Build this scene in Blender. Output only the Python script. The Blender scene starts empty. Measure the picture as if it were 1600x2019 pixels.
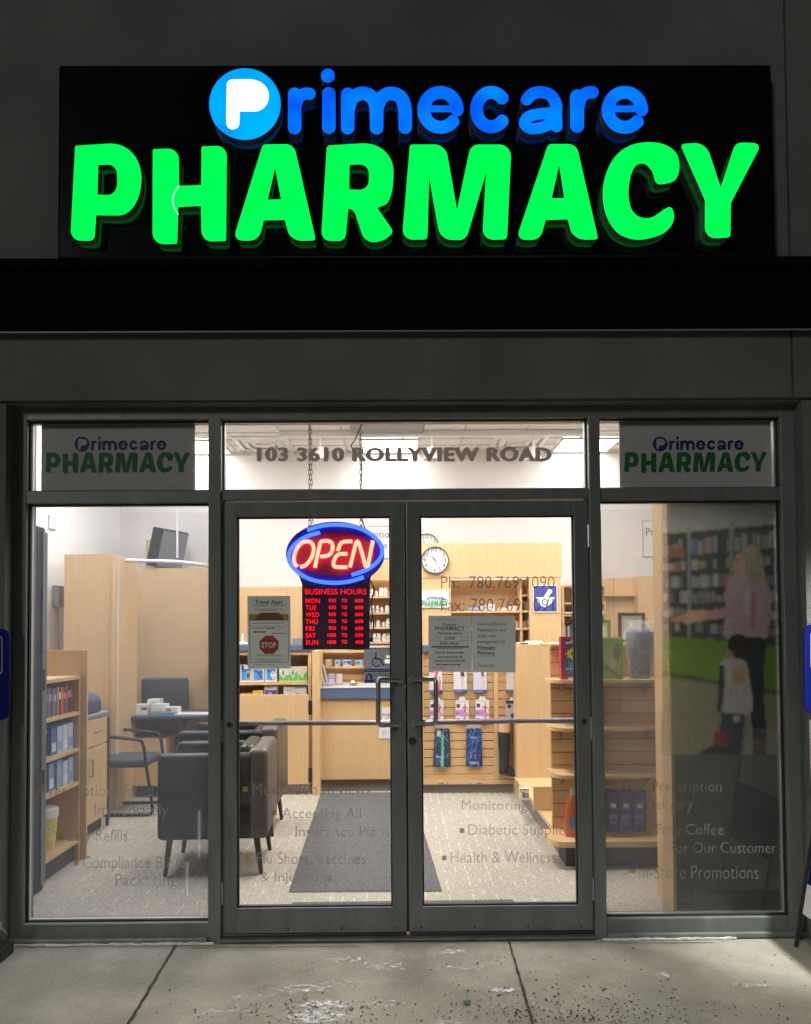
import bpy, bmesh, math, random
import numpy as np
from mathutils import Vector, Matrix
from mathutils.geometry import tessellate_polygon

random.seed(7)
rng = np.random.default_rng(7)
SC = bpy.context.scene
COL = SC.collection

# ------------------------------------------------------------------ camera
PITCH, YAW, ROLL, SHIFT = 0.0319827, 0.0082121, -0.0068731, 185.3
EYE = Vector((0.0, -4.0, 1.5))
FPX = 1600.0


def cam_axes():
    cp, sp = math.cos(PITCH), math.sin(PITCH)
    cy, sy = math.cos(YAW), math.sin(YAW)
    f = Vector((sy * cp, cy * cp, sp))
    r = Vector((cy, -sy, 0))
    u = r.cross(f)
    cr, sr = math.cos(ROLL), math.sin(ROLL)
    return cr * r + sr * u, -sr * r + cr * u, f


CR, CU, CF = cam_axes()
cd = bpy.data.cameras.new("camera")
cam = bpy.data.objects.new("camera", cd)
COL.objects.link(cam)
cd.sensor_fit = 'VERTICAL'
cd.sensor_height = 24.0
cd.lens = 24.0 * FPX / 2019.0
cd.shift_y = SHIFT / 2019.0
cd.clip_start = 0.05
cd.clip_end = 500
m = Matrix((CR, CU, -CF)).transposed().to_4x4()
m.translation = EYE
cam.matrix_world = m
SC.camera = cam

# ------------------------------------------------------------------ world, lamps, exposure
w = bpy.data.worlds.new("World")
SC.world = w
w.use_nodes = True
nt = w.node_tree
sky = nt.nodes.new('ShaderNodeTexSky')
sky.sky_type = 'NISHITA'
sky.sun_disc = False
sky.sun_elevation = math.radians(-5)
sky.sun_rotation = math.radians(160)
nt.links.new(sky.outputs[0], nt.nodes['Background'].inputs[0])
nt.nodes['Background'].inputs[1].default_value = 0.05

SC.view_settings.view_transform = 'Standard'
SC.view_settings.look = 'None'
SC.view_settings.gamma = 1.0
SC.view_settings.use_curve_mapping = False
SC.view_settings.exposure = 0.0


def lamp(name, kind, energy, color, loc, aim, **kw):
    d = bpy.data.lights.new(name, kind)
    d.energy = energy
    d.color = color
    for k, v in kw.items():
        setattr(d, k, v)
    o = bpy.data.objects.new(name, d)
    o.location = loc
    o.rotation_euler = (Vector(aim) - Vector(loc)).to_track_quat('-Z', 'Y').to_euler()
    COL.objects.link(o)
    return o


# added sourceless fill for the facade, a full-cutoff parking lot lamp over the pavement, a wall light outside the frame
lamp("facade_fill", 'SUN', 0.60, (0.95, 1.0, 0.98), (-6, -9, 5.5), (0, 0, 1.5), angle=math.radians(12))
lamp("parking_lot_lamp", 'SPOT', 1650, (1.0, 0.965, 0.88), (-0.2, -5.0, 9.0), (-0.2, -5.0, 0), spot_size=math.radians(71), spot_blend=0.42, shadow_soft_size=0.25)
lamp("wall_downlight", 'SPOT', 800, (0.97, 1.0, 0.93), (2.60, -0.75, 3.0), (2.42, -0.08, 1.0), spot_size=math.radians(46), spot_blend=0.6, shadow_soft_size=0.06)

SC.render.engine = 'CYCLES'
SC.cycles.use_denoising = True
SC.cycles.max_bounces = 8
SC.cycles.diffuse_bounces = 4
SC.cycles.glossy_bounces = 3
SC.cycles.transparent_max_bounces = 16
SC.cycles.caustics_reflective = False
SC.cycles.caustics_refractive = False
SC.cycles.sample_clamp_indirect = 6.0


# ------------------------------------------------------------------ helpers
def ray(px, py):
    return CF + CR * ((px - 800.0) / FPX) - CU * ((py - 1009.5 - SHIFT) / FPX)


def at(px, py, Y):
    v = ray(px, py)
    return EYE + v * ((Y + 4.0) / v.y)


def on_floor(px, py, z=0.0):
    v = ray(px, py)
    return EYE + v * ((z - 1.5) / v.z)


def rect(px0, px1, py0, py1, Y):
    """pixel rectangle -> x0, x1, z0, z1 on the plane Y"""
    cx, cy = (px0 + px1) / 2, (py0 + py1) / 2
    return at(px0, cy, Y).x, at(px1, cy, Y).x, at(cx, py1, Y).z, at(cx, py0, Y).z


def lin(c):
    c = c / 255.0
    return c / 12.92 if c <= 0.04045 else ((c + 0.055) / 1.055) ** 2.4


def C(r, g, b):
    return (lin(r), lin(g), lin(b))


ORG = {}


class MB:
    def __init__(s):
        s.v, s.f, s.c, s.sm = [], [], [], []

    def add(s, vs, fs, col=(1, 1, 1), smooth=False):
        n = len(s.v)
        s.v += [tuple(v) for v in vs]
        s.f += [tuple(i + n for i in f) for f in fs]
        s.c += [col] * len(vs) if not isinstance(col, list) else col
        s.sm += [smooth] * len(fs)
        return s

    def box(s, x0, x1, y0, y1, z0, z1, b=0.0, col=(1, 1, 1), seg=2):
        if x0 > x1: x0, x1 = x1, x0
        if y0 > y1: y0, y1 = y1, y0
        if z0 > z1: z0, z1 = z1, z0
        if b <= 0:
            vs = [(x, y, z) for x in (x0, x1) for y in (y0, y1) for z in (z0, z1)]
            fs = [(0, 1, 3, 2), (4, 6, 7, 5), (0, 4, 5, 1), (2, 3, 7, 6), (0, 2, 6, 4), (1, 5, 7, 3)]
            return s.add(vs, fs, col)
        bm = bmesh.new()
        bmesh.ops.create_cube(bm, size=1)
        for v in bm.verts:
            v.co = Vector(((x0 + x1) / 2 + v.co.x * (x1 - x0), (y0 + y1) / 2 + v.co.y * (y1 - y0), (z0 + z1) / 2 + v.co.z * (z1 - z0)))
        b = min(b, 0.49 * min(x1 - x0, y1 - y0, z1 - z0))
        bmesh.ops.bevel(bm, geom=list(bm.edges), offset=b, segments=seg, affect='EDGES', profile=0.5)
        bm.verts.index_update()
        s.add([v.co[:] for v in bm.verts], [[v.index for v in f.verts] for f in bm.faces], col, b >= 0.02)
        bm.free()
        return s

    def pbox(s, px0, px1, py0, py1, Y, depth, b=0.0, col=(1, 1, 1)):
        x0, x1, z0, z1 = rect(px0, px1, py0, py1, Y)
        return s.box(x0, x1, Y, Y + depth, z0, z1, b, col)

    def tube(s, pts, r, n=8, closed=False, caps=True, col=(1, 1, 1)):
        pts = [Vector(p) for p in pts]
        N = len(pts)
        rs = r if isinstance(r, (list, tuple)) else [r] * N
        vs, fs = [], []
        up = None
        for i, p in enumerate(pts):
            if closed:
                t = (pts[(i + 1) % N] - pts[i - 1])
            else:
                t = pts[min(i + 1, N - 1)] - pts[max(i - 1, 0)]
            t.normalize()
            if up is None:
                up = Vector((0, 0, 1)) if abs(t.z) < 0.9 else Vector((0, 1, 0))
            a = t.cross(up).normalized()
            up = a.cross(t).normalized()
            for k in range(n):
                q = 2 * math.pi * k / n
                vs.append(p + (a * math.cos(q) + up * math.sin(q)) * rs[i])
        for i in range(N if closed else N - 1):
            for k in range(n):
                a0, a1 = i * n + k, i * n + (k + 1) % n
                b0, b1 = ((i + 1) % N) * n + k, ((i + 1) % N) * n + (k + 1) % n
                fs.append((a0, a1, b1, b0))
        if not closed and caps:
            fs.append(tuple(range(n - 1, -1, -1)))
            fs.append(tuple((N - 1) * n + k for k in range(n)))
        return s.add(vs, fs, col, True)

    def lathe(s, prof, c, n=20, axis='z', col=(1, 1, 1)):
        vs, fs = [], []
        for (r, h) in prof:
            for k in range(n):
                q = 2 * math.pi * k / n
                if axis == 'z':
                    vs.append((c[0] + r * math.cos(q), c[1] + r * math.sin(q), c[2] + h))
                elif axis == 'y':
                    vs.append((c[0] + r * math.cos(q), c[1] + h, c[2] + r * math.sin(q)))
                else:
                    vs.append((c[0] + h, c[1] + r * math.cos(q), c[2] + r * math.sin(q)))
        for i in range(len(prof) - 1):
            for k in range(n):
                fs.append((i * n + k, i * n + (k + 1) % n, (i + 1) * n + (k + 1) % n, (i + 1) * n + k))
        fs.append(tuple(range(n)))
        fs.append(tuple((len(prof) - 1) * n + k for k in range(n)))
        return s.add(vs, fs, col, True)

    def flat(s, loops, Y, col=(1, 1, 1), px=True):
        """filled outline(s), holes allowed, on the plane Y facing the street"""
        L = [[at(p[0], p[1], Y) if px else Vector((p[0], Y, p[1])) for p in lp] for lp in loops]
        tris = tessellate_polygon([[Vector((p.x, p.z, 0)) for p in lp] for lp in L])
        allp = [p for lp in L for p in lp]
        fs = []
        for t in tris:
            a, b, c = (allp[i] for i in t)
            if (b.x - a.x) * (c.z - a.z) - (b.z - a.z) * (c.x - a.x) < 0:
                t = (t[0], t[2], t[1])
            fs.append(t)
        return s.add(allp, fs, col)

    def walls(s, loops, Y0, Y1, col=(1, 1, 1)):
        """the sides of an outline, straight back from plane Y0 to plane Y1"""
        for lp in loops:
            a = [at(p[0], p[1], Y0) for p in lp]
            n = len(a)
            vs = a + [Vector((p.x, Y1, p.z)) for p in a]
            s.add(vs, [(i, (i + 1) % n, n + (i + 1) % n, n + i) for i in range(n)], col, True)
        return s

    def solid(s, loops, Y0, Y1, col=(1, 1, 1)):
        s.flat(loops, Y0, col)
        s.walls(loops, Y0, Y1, col)
        L = [[(at(p[0], p[1], Y0).x, at(p[0], p[1], Y0).z) for p in lp] for lp in loops]
        return s.flat(L, Y1, col, px=False)

    def xform(s, M, i0=0):
        s.v[i0:] = [tuple(M @ Vector(v)) for v in s.v[i0:]]
        return s

    def build(s, name, mat, parent=None, label=None, smooth=None, angle=0.7):
        me = bpy.data.meshes.new(name)
        if parent is not None:
            org = ORG[parent.name]
        else:
            A = np.array(s.v)
            lo, hi = A.min(0), A.max(0)
            org = Vector(((lo[0] + hi[0]) / 2, (lo[1] + hi[1]) / 2, lo[2]))
        me.from_pydata([(v[0] - org.x, v[1] - org.y, v[2] - org.z) for v in s.v], [], s.f)
        if any(s.sm):
            me.polygons.foreach_set('use_smooth', [bool(q) for q in s.sm])
            me.set_sharp_from_angle(angle=angle)
        if any(c != (1, 1, 1) for c in s.c):
            at_ = me.color_attributes.new('Col', 'FLOAT_COLOR', 'POINT')
            arr = np.ones((len(s.v), 4), dtype=np.float32)
            for i, c in enumerate(s.c):
                arr[i, :len(c)] = c
            at_.data.foreach_set('color', arr.ravel())
        me.update()
        me.materials.append(mat)
        o = bpy.data.objects.new(name, me)
        COL.objects.link(o)
        if parent is not None:
            o.parent = parent
        else:
            o.location = org
        ORG[o.name] = org
        if label: o['label'] = label
        return o


def tag(o, label, cat, group=None):
    o['label'] = label
    o['category'] = cat
    if group: o['group'] = group
    return o


def thing(name, label, cat, loc, group=None):
    o = bpy.data.objects.new(name, None)
    o.empty_display_size = 0.1
    COL.objects.link(o)
    o.location = loc
    ORG[o.name] = Vector(loc)
    return tag(o, label, cat, group)


def structure(o):
    o['kind'] = 'structure'
    return o


def copy_tree(o, parent=None):
    c = o.copy()
    COL.objects.link(c)
    if parent is not None: c.parent = parent
    ORG[c.name] = ORG[o.name]
    for ch in list(o.children):
        copy_tree(ch, c)
    return c


# ------------------------------------------------------------------ materials
MATS = {}


def mat(name, col, rough=0.5, metal=0.0, spec=0.5, noise=0.0, nscale=8.0, stretch=(1, 1, 1), bump=0.0, bscale=200.0, emit=None, coat=0.0):
    if name in MATS: return MATS[name]
    M = bpy.data.materials.new(name)
    M.use_nodes = True
    t = M.node_tree
    b = t.nodes['Principled BSDF']
    b.inputs['Base Color'].default_value = (*col, 1)
    b.inputs['Roughness'].default_value = rough
    b.inputs['Metallic'].default_value = metal
    b.inputs['Specular IOR Level'].default_value = spec
    b.inputs['Coat Weight'].default_value = coat
    if emit:
        b.inputs['Emission Color'].default_value = (*emit, 1)
        b.inputs['Emission Strength'].default_value = 1.0
    if noise or bump:
        tc = t.nodes.new('ShaderNodeTexCoord')
        mp = t.nodes.new('ShaderNodeMapping')
        mp.inputs['Scale'].default_value = stretch
        t.links.new(tc.outputs['Object'], mp.inputs[0])
    if noise:
        n = t.nodes.new('ShaderNodeTexNoise')
        n.inputs['Scale'].default_value = nscale
        n.inputs['Detail'].default_value = 5
        t.links.new(mp.outputs[0], n.inputs['Vector'])
        r = t.nodes.new('ShaderNodeMapRange')
        r.inputs['From Min'].default_value = 0.25
        r.inputs['From Max'].default_value = 0.75
        r.inputs['To Min'].default_value = 1 - noise
        r.inputs['To Max'].default_value = 1 + noise
        t.links.new(n.outputs[0], r.inputs[0])
        mx = t.nodes.new('ShaderNodeMix')
        mx.data_type = 'RGBA'
        mx.blend_type = 'MULTIPLY'
        mx.inputs['Factor'].default_value = 1
        mx.inputs['A'].default_value = (*col, 1)
        t.links.new(r.outputs[0], mx.inputs['B'])
        t.links.new(mx.outputs['Result'], b.inputs['Base Color'])
    if bump:
        n2 = t.nodes.new('ShaderNodeTexNoise')
        n2.inputs['Scale'].default_value = bscale
        n2.inputs['Detail'].default_value = 4
        t.links.new(mp.outputs[0], n2.inputs['Vector'])
        bp = t.nodes.new('ShaderNodeBump')
        bp.inputs['Strength'].default_value = bump
        bp.inputs['Distance'].default_value = 0.01
        t.links.new(n2.outputs[0], bp.inputs['Height'])
        t.links.new(bp.outputs[0], b.inputs['Normal'])
    MATS[name] = M
    return M


def emission(name, col, uneven=0.0, scale=12.0):
    if name in MATS: return MATS[name]
    M = bpy.data.materials.new(name)
    M.use_nodes = True
    t = M.node_tree
    t.nodes.clear()
    o = t.nodes.new('ShaderNodeOutputMaterial')
    e = t.nodes.new('ShaderNodeEmission')
    e.inputs[0].default_value = (*col, 1)
    t.links.new(e.outputs[0], o.inputs[0])
    if uneven:
        tc = t.nodes.new('ShaderNodeTexCoord')
        n = t.nodes.new('ShaderNodeTexNoise')
        n.inputs['Scale'].default_value = scale
        n.inputs['Detail'].default_value = 1
        t.links.new(tc.outputs['Object'], n.inputs['Vector'])
        r = t.nodes.new('ShaderNodeMapRange')
        r.inputs['From Min'].default_value = 0.3
        r.inputs['From Max'].default_value = 0.7
        r.inputs['To Min'].default_value = 1 - uneven
        r.inputs['To Max'].default_value = 1 + uneven
        t.links.new(n.outputs[0], r.inputs[0])
        t.links.new(r.outputs[0], e.inputs[1])
    MATS[name] = M
    return M


def printed(name, rough=0.5, alpha=None, translucent=0.0, tint=(1, 1, 1)):
    """ink from the mesh's own colours; alpha = a see-through print on glass"""
    if name in MATS: return MATS[name]
    M = bpy.data.materials.new(name)
    M.use_nodes = True
    t = M.node_tree
    at_ = t.nodes.new('ShaderNodeAttribute')
    at_.attribute_name = 'Col'
    b = t.nodes['Principled BSDF']
    b.inputs['Roughness'].default_value = rough
    t.links.new(at_.outputs['Color'], b.inputs['Base Color'])
    if alpha is not None:
        o = t.nodes['Material Output']
        tr = t.nodes.new('ShaderNodeBsdfTransparent')
        tr.inputs[0].default_value = (*tint, 1)
        df = t.nodes.new('ShaderNodeBsdfDiffuse')
        tl = t.nodes.new('ShaderNodeBsdfTranslucent')
        t.links.new(at_.outputs['Color'], df.inputs[0])
        t.links.new(at_.outputs['Color'], tl.inputs[0])
        m1 = t.nodes.new('ShaderNodeMixShader')
        m1.inputs[0].default_value = translucent
        t.links.new(df.outputs[0], m1.inputs[1])
        t.links.new(tl.outputs[0], m1.inputs[2])
        m2 = t.nodes.new('ShaderNodeMixShader')
        if alpha == 'attr':
            t.links.new(at_.outputs['Alpha'], m2.inputs[0])
        else:
            m2.inputs[0].default_value = alpha
        t.links.new(tr.outputs[0], m2.inputs[1])
        t.links.new(m1.outputs[0], m2.inputs[2])
        t.links.new(m2.outputs[0], o.inputs[0])
    MATS[name] = M
    return M


def glass(name, refl=0.06, tint=(1, 1, 1), rough=0.0):
    if name in MATS: return MATS[name]
    M = bpy.data.materials.new(name)
    M.use_nodes = True
    t = M.node_tree
    t.nodes.clear()
    o = t.nodes.new('ShaderNodeOutputMaterial')
    tr = t.nodes.new('ShaderNodeBsdfTransparent')
    tr.inputs[0].default_value = (*tint, 1)
    g = t.nodes.new('ShaderNodeBsdfGlossy')
    g.inputs['Roughness'].default_value = rough
    fr = t.nodes.new('ShaderNodeFresnel')
    fr.inputs[0].default_value = 1.5
    mx = t.nodes.new('ShaderNodeMixShader')
    t.links.new(fr.outputs[0], mx.inputs[0])
    t.links.new(tr.outputs[0], mx.inputs[1])
    t.links.new(g.outputs[0], mx.inputs[2])
    # a little dust and dried drops on the pane
    tc = t.nodes.new('ShaderNodeTexCoord')
    n = t.nodes.new('ShaderNodeTexNoise')
    n.inputs['Scale'].default_value = 7
    n.inputs['Detail'].default_value = 8
    n.inputs['Roughness'].default_value = 0.75
    t.links.new(tc.outputs['Object'], n.inputs['Vector'])
    r = t.nodes.new('ShaderNodeMapRange')
    r.inputs['From Min'].default_value = 0.45
    r.inputs['From Max'].default_value = 0.75
    r.inputs['To Max'].default_value = 0.06
    t.links.new(n.outputs[0], r.inputs[0])
    df = t.nodes.new('ShaderNodeBsdfTranslucent')
    df.inputs[0].default_value = (0.5, 0.5, 0.5, 1)
    m2 = t.nodes.new('ShaderNodeMixShader')
    t.links.new(r.outputs[0], m2.inputs[0])
    t.links.new(mx.outputs[0], m2.inputs[1])
    t.links.new(df.outputs[0], m2.inputs[2])
    t.links.new(m2.outputs[0], o.inputs[0])
    MATS[name] = M
    return M


def vinyl(name, col, alpha):
    """thin cut vinyl on glass: half covers, half lets the light through"""
    if name in MATS: return MATS[name]
    M = bpy.data.materials.new(name)
    M.use_nodes = True
    t = M.node_tree
    t.nodes.clear()
    o = t.nodes.new('ShaderNodeOutputMaterial')
    tr = t.nodes.new('ShaderNodeBsdfTransparent')
    df = t.nodes.new('ShaderNodeBsdfDiffuse')
    df.inputs[0].default_value = (*col, 1)
    mx = t.nodes.new('ShaderNodeMixShader')
    mx.inputs[0].default_value = alpha
    t.links.new(tr.outputs[0], mx.inputs[1])
    t.links.new(df.outputs[0], mx.inputs[2])
    t.links.new(mx.outputs[0], o.inputs[0])
    MATS[name] = M
    return M


# ------------------------------------------------------------------ outlines and lettering
def rounded(pts, k=5):
    """polygon of (x, y, r): corners cut back by r and rounded"""
    out = []
    n = len(pts)
    for i in range(n):
        p = Vector(pts[i][:2])
        r = pts[i][2]
        a = Vector(pts[i - 1][:2]) - p
        b = Vector(pts[(i + 1) % n][:2]) - p
        if r <= 0:
            out.append(tuple(p)); continue
        ra = min(r, a.length * 0.5)
        rb = min(r, b.length * 0.5)
        p0, p3 = p + a.normalized() * ra, p + b.normalized() * rb
        p1, p2 = p0 + (p - p0) * 0.56, p3 + (p - p3) * 0.56
        kk = k if r < 20 else k * 2
        for j in range(kk + 1):
            t = j / kk
            q = p0 * (1 - t) ** 3 + p1 * 3 * t * (1 - t) ** 2 + p2 * 3 * t * t * (1 - t) + p3 * t ** 3
            out.append((q.x, q.y))
    res = []
    for q in out:
        if not res or abs(q[0] - res[-1][0]) + abs(q[1] - res[-1][1]) > 1e-4: res.append(q)
    if abs(res[0][0] - res[-1][0]) + abs(res[0][1] - res[-1][1]) < 1e-4: res.pop()
    return res


def catmull(pts, k=6, closed=False):
    pts = [Vector(p) for p in pts]
    n = len(pts)
    out = []
    for i in range(n if closed else n - 1):
        if closed:
            p0, p1, p2, p3 = pts[i - 1], pts[i], pts[(i + 1) % n], pts[(i + 2) % n]
        else:
            p0, p1, p2, p3 = pts[max(i - 1, 0)], pts[i], pts[i + 1], pts[min(i + 2, n - 1)]
        for j in range(k):
            t = j / k
            out.append(0.5 * ((2 * p1) + (p2 - p0) * t + (2 * p0 - 5 * p1 + 4 * p2 - p3) * t * t + (3 * p1 - p0 - 3 * p2 + p3) * t ** 3))
    if not closed: out.append(pts[-1])
    return [tuple(p) for p in out]


def stroke_loops(strokes, step=2.0, scale=1.0):
    """union of round-ended strokes [(points, half width)] -> closed outlines (marching squares)"""
    segs = []
    for pts, hw in strokes:
        if len(pts) == 1: segs.append((pts[0], pts[0], hw))
        for a, b in zip(pts[:-1], pts[1:]): segs.append((a, b, hw))
    xs = [p[0] for s in segs for p in s[:2]]
    ys = [p[1] for s in segs for p in s[:2]]
    mw = max(s[2] for s in segs) + 4 * step
    gx = np.arange(min(xs) - mw, max(xs) + mw, step)
    gy = np.arange(min(ys) - mw, max(ys) + mw, step)
    X, Y = np.meshgrid(gx, gy)
    D = np.full(X.shape, 1e9)
    for a, b, hw in segs:
        ax, ay = a; dx, dy = b[0] - ax, b[1] - ay
        L = dx * dx + dy * dy
        t = np.zeros_like(X) if L == 0 else np.clip(((X - ax) * dx + (Y - ay) * dy) / L, 0, 1)
        D = np.minimum(D, np.hypot(X - ax - t * dx, Y - ay - t * dy) - hw)
    D = np.where(np.abs(D) < 1e-6, 1e-6, D)
    link = {}
    H, W = D.shape

    def ep(i, j, k, l):
        a, b = D[i, j], D[k, l]
        t = a / (a - b)
        return (gx[j] + (gx[l] - gx[j]) * t, gy[i] + (gy[k] - gy[i]) * t)
    pos = {}
    for i in range(H - 1):
        for j in range(W - 1):
            c = [(i, j), (i, j + 1), (i + 1, j + 1), (i + 1, j)]
            ins = [D[q] < 0 for q in c]
            if all(ins) or not any(ins): continue
            cr = []
            for k in range(4):
                if ins[k] != ins[(k + 1) % 4]:
                    e = tuple(sorted((c[k], c[(k + 1) % 4])))
                    pos[e] = ep(*e[0], *e[1])
                    cr.append((e, ins[k]))
            if len(cr) == 2:
                pairs = [(cr[0][0], cr[1][0])]
            else:
                pairs = [(cr[0][0], cr[1][0]), (cr[2][0], cr[3][0])]
            for a, b in pairs:
                link.setdefault(a, []).append(b)
                link.setdefault(b, []).append(a)
    seen, loops = set(), []
    for s0 in link:
        if s0 in seen: continue
        lp, cur, prev = [], s0, None
        while cur not in seen:
            seen.add(cur)
            lp.append(pos[cur])
            nx = [q for q in link[cur] if q != prev and q not in seen]
            if not nx: break
            prev, cur = cur, nx[0]
        if len(lp) > 6: loops.append(lp)
    return loops


_TX = {}


def text_geo(s, weight=0.0, spacing=1.0, shear=0.0, align='LEFT'):
    key = (s, weight, spacing, shear, align)
    if key in _TX: return _TX[key]
    c = bpy.data.curves.new('lettering_source', 'FONT')
    c.body = s
    c.offset = weight
    c.space_character = spacing
    c.shear = shear
    c.align_x = align
    c.resolution_u = 3
    o = bpy.data.objects.new('lettering_source', c)
    COL.objects.link(o)
    dg = bpy.context.evaluated_depsgraph_get()
    me = bpy.data.meshes.new_from_object(o.evaluated_get(dg))
    V = np.array([v.co[:2] for v in me.vertices])
    F = [tuple(p.vertices) for p in me.polygons]
    bpy.data.objects.remove(o)
    bpy.data.curves.remove(c)
    bpy.data.meshes.remove(me)
    _TX[key] = (V, F)
    return V, F


def text(mb, s, px0, px1, py0, py1, Y, weight=0.0, spacing=1.0, shear=0.0, align='LEFT', col=(1, 1, 1)):
    """lettering fitted into a pixel rectangle on the plane Y; px1 None keeps the natural width"""
    V, F = text_geo(s, weight, spacing, shear, align)
    lo, hi = V.min(0), V.max(0)
    k = (py1 - py0) / (hi[1] - lo[1])
    kx = k if px1 is None else (px1 - px0) / (hi[0] - lo[0])
    vs = [at(px0 + (v[0] - lo[0]) * kx, py1 - (v[1] - lo[1]) * k, Y) for v in V]
    fs = []
    for f in F:
        a, b, c = vs[f[0]], vs[f[1]], vs[f[2]]
        n = (b - a).cross(c - a)
        fs.append(f if n.y < 0 else tuple(reversed(f)))
    return mb.add(vs, fs, col)


def scribble(mb, px0, px1, py, h, Y, col=(1, 1, 1), centre=False):
    """a line of print too small to read: word-long dashes"""
    x = px0
    while x < px1 - 1.5:
        wd = min(random.uniform(3, 9), px1 - x)
        a, b, c, d = at(x, py - h / 2, Y), at(x + wd, py - h / 2, Y), at(x + wd, py + h / 2, Y), at(x, py + h / 2, Y)
        mb.add([a, d, c, b], [(0, 1, 2, 3)], col)
        x += wd + 1.3
    return mb


# ------------------------------------------------------------------ printed pictures as coloured meshes
class Paint:
    """a printed picture: colours on a fine grid, in the coordinates of a rectangle (x right, y down)"""

    def __init__(s, x0, x1, y0, y1, nx, ny, base):
        s.gx = np.linspace(x0, x1, nx + 1)
        s.gy = np.linspace(y0, y1, ny + 1)
        s.X, s.Y = np.meshgrid(s.gx, s.gy)
        s.A = np.ones((ny + 1, nx + 1, 4), dtype=np.float32)
        s.A[..., :3] = base

    def put(s, mask, col, f=1.0):
        s.A[mask, :3] = s.A[mask, :3] * (1 - f) + np.array(col, dtype=np.float32) * f
        return s

    def rect(s, x0, x1, y0, y1, col, f=1.0):
        return s.put((s.X >= x0) & (s.X <= x1) & (s.Y >= y0) & (s.Y <= y1), col, f)

    def ell(s, cx, cy, rx, ry, col, f=1.0):
        return s.put(((s.X - cx) / rx) ** 2 + ((s.Y - cy) / ry) ** 2 <= 1, col, f)

    def poly(s, pts, col, f=1.0, smooth=False):
        if smooth: pts = catmull(pts, 5, True)
        ins = np.zeros(s.X.shape, bool)
        n = len(pts)
        for i in range(n):
            x1, y1 = pts[i][:2]
            x2, y2 = pts[(i + 1) % n][:2]
            if y1 == y2: continue
            c = ((y1 > s.Y) != (y2 > s.Y)) & (s.X < (x2 - x1) * (s.Y - y1) / (y2 - y1) + x1)
            ins ^= c
        return s.put(ins, col, f)

    def line(s, pts, hw, col, f=1.0):
        d = np.full(s.X.shape, 1e9)
        for a, b in zip(pts[:-1], pts[1:]):
            dx, dy = b[0] - a[0], b[1] - a[1]
            L = dx * dx + dy * dy + 1e-12
            t = np.clip(((s.X - a[0]) * dx + (s.Y - a[1]) * dy) / L, 0, 1)
            d = np.minimum(d, np.hypot(s.X - a[0] - t * dx, s.Y - a[1] - t * dy))
        return s.put(d <= hw, col, f)

    def speckle(s, amt):
        s.A[..., :3] *= (1 + amt * rng.standard_normal(s.X.shape + (1,)))
        s.A[..., :3] = np.clip(s.A[..., :3], 0, 1)
        return s

    def blur(s):
        A = s.A
        B = A.copy()
        B[1:-1, 1:-1] = (A[1:-1, 1:-1] * 2 + A[:-2, 1:-1] + A[2:, 1:-1] + A[1:-1, :-2] + A[1:-1, 2:]) / 6
        s.A = B
        return s

    def grid(s, mb, fn):
        ny, nx = s.X.shape
        vs = [fn(s.X[i, j], s.Y[i, j]) for i in range(ny) for j in range(nx)]
        cols = [tuple(float(q) for q in s.A[i, j]) for i in range(ny) for j in range(nx)]
        fs = [(i * nx + j, (i + 1) * nx + j, (i + 1) * nx + j + 1, i * nx + j + 1) for i in range(ny - 1) for j in range(nx - 1)]
        n = len(mb.v)
        mb.v += [tuple(v) for v in vs]
        mb.c += cols
        mb.f += [tuple(q + n for q in f) for f in fs]
        mb.sm += [False] * len(fs)
        return mb

# ------------------------------------------------------------------ shared materials
STUCCO = mat('stucco', (0.140, 0.140, 0.131), 0.92, noise=0.2, nscale=1.6, bump=0.6, bscale=120, spec=0.1)
BLACK_METAL = mat('black_metal', (0.003, 0.0038, 0.0055), 0.7, spec=0.0, noise=0.2, nscale=4)
FRAME = mat('anodised_frame', (0.140, 0.150, 0.143), 0.45, metal=0.1, noise=0.20, nscale=3, stretch=(5, 5, 0.8), bump=0.06, bscale=400)
DOORM = mat('anodised_door', (0.130, 0.140, 0.135), 0.45, metal=0.1, noise=0.20, nscale=3, stretch=(5, 5, 0.8), bump=0.06, bscale=400)
GASKET = mat('rubber_gasket', (0.012, 0.012, 0.013), 0.7)
BEAD = mat('lit_glazing_bead', (0.62, 0.60, 0.57), 0.4)  # pale tone paints in the room light along the glass edge
STEEL = mat('brushed_steel', (0.42, 0.42, 0.42), 0.32, metal=0.9, noise=0.1, nscale=30)
DARK_STEEL = mat('dark_steel', (0.07, 0.07, 0.075), 0.35, metal=0.7)
GLASS = glass('window_glass')
WALLW = mat('white_wall_paint', (0.80, 0.775, 0.75), 0.8, noise=0.02, nscale=2)
WOOD = mat('maple_laminate', (0.64, 0.425, 0.215), 0.42, noise=0.07, nscale=5, stretch=(9, 9, 0.6))
WOODD = mat('maple_laminate_inside', (0.64, 0.40, 0.205), 0.5, noise=0.08, nscale=5, stretch=(9, 9, 0.6))
SLAT = mat('slatwall_maple', (0.64, 0.40, 0.19), 0.45, noise=0.08, nscale=5, stretch=(0.6, 9, 9))
BLUELAM = mat('slate_blue_laminate', (0.085, 0.125, 0.22), 0.5, noise=0.12, nscale=60)
KICK = mat('grey_kickboard', (0.20, 0.17, 0.15), 0.6)
DKICK = mat('dark_kickboard', (0.045, 0.047, 0.055), 0.6)
PRINT = printed('printed_card', 0.45)
PRINTM = printed('printed_paper', 0.8)
WHITEP = mat('white_plastic', (0.78, 0.77, 0.74), 0.4)
INK = mat('dark_ink', (0.02, 0.02, 0.022), 0.7)
GREYINK = mat('grey_ink', (0.10, 0.10, 0.10), 0.7)
PAPER = mat('white_paper', (0.72, 0.71, 0.69), 0.85)
CLEAR = glass('clear_plastic', rough=0.08)
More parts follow.
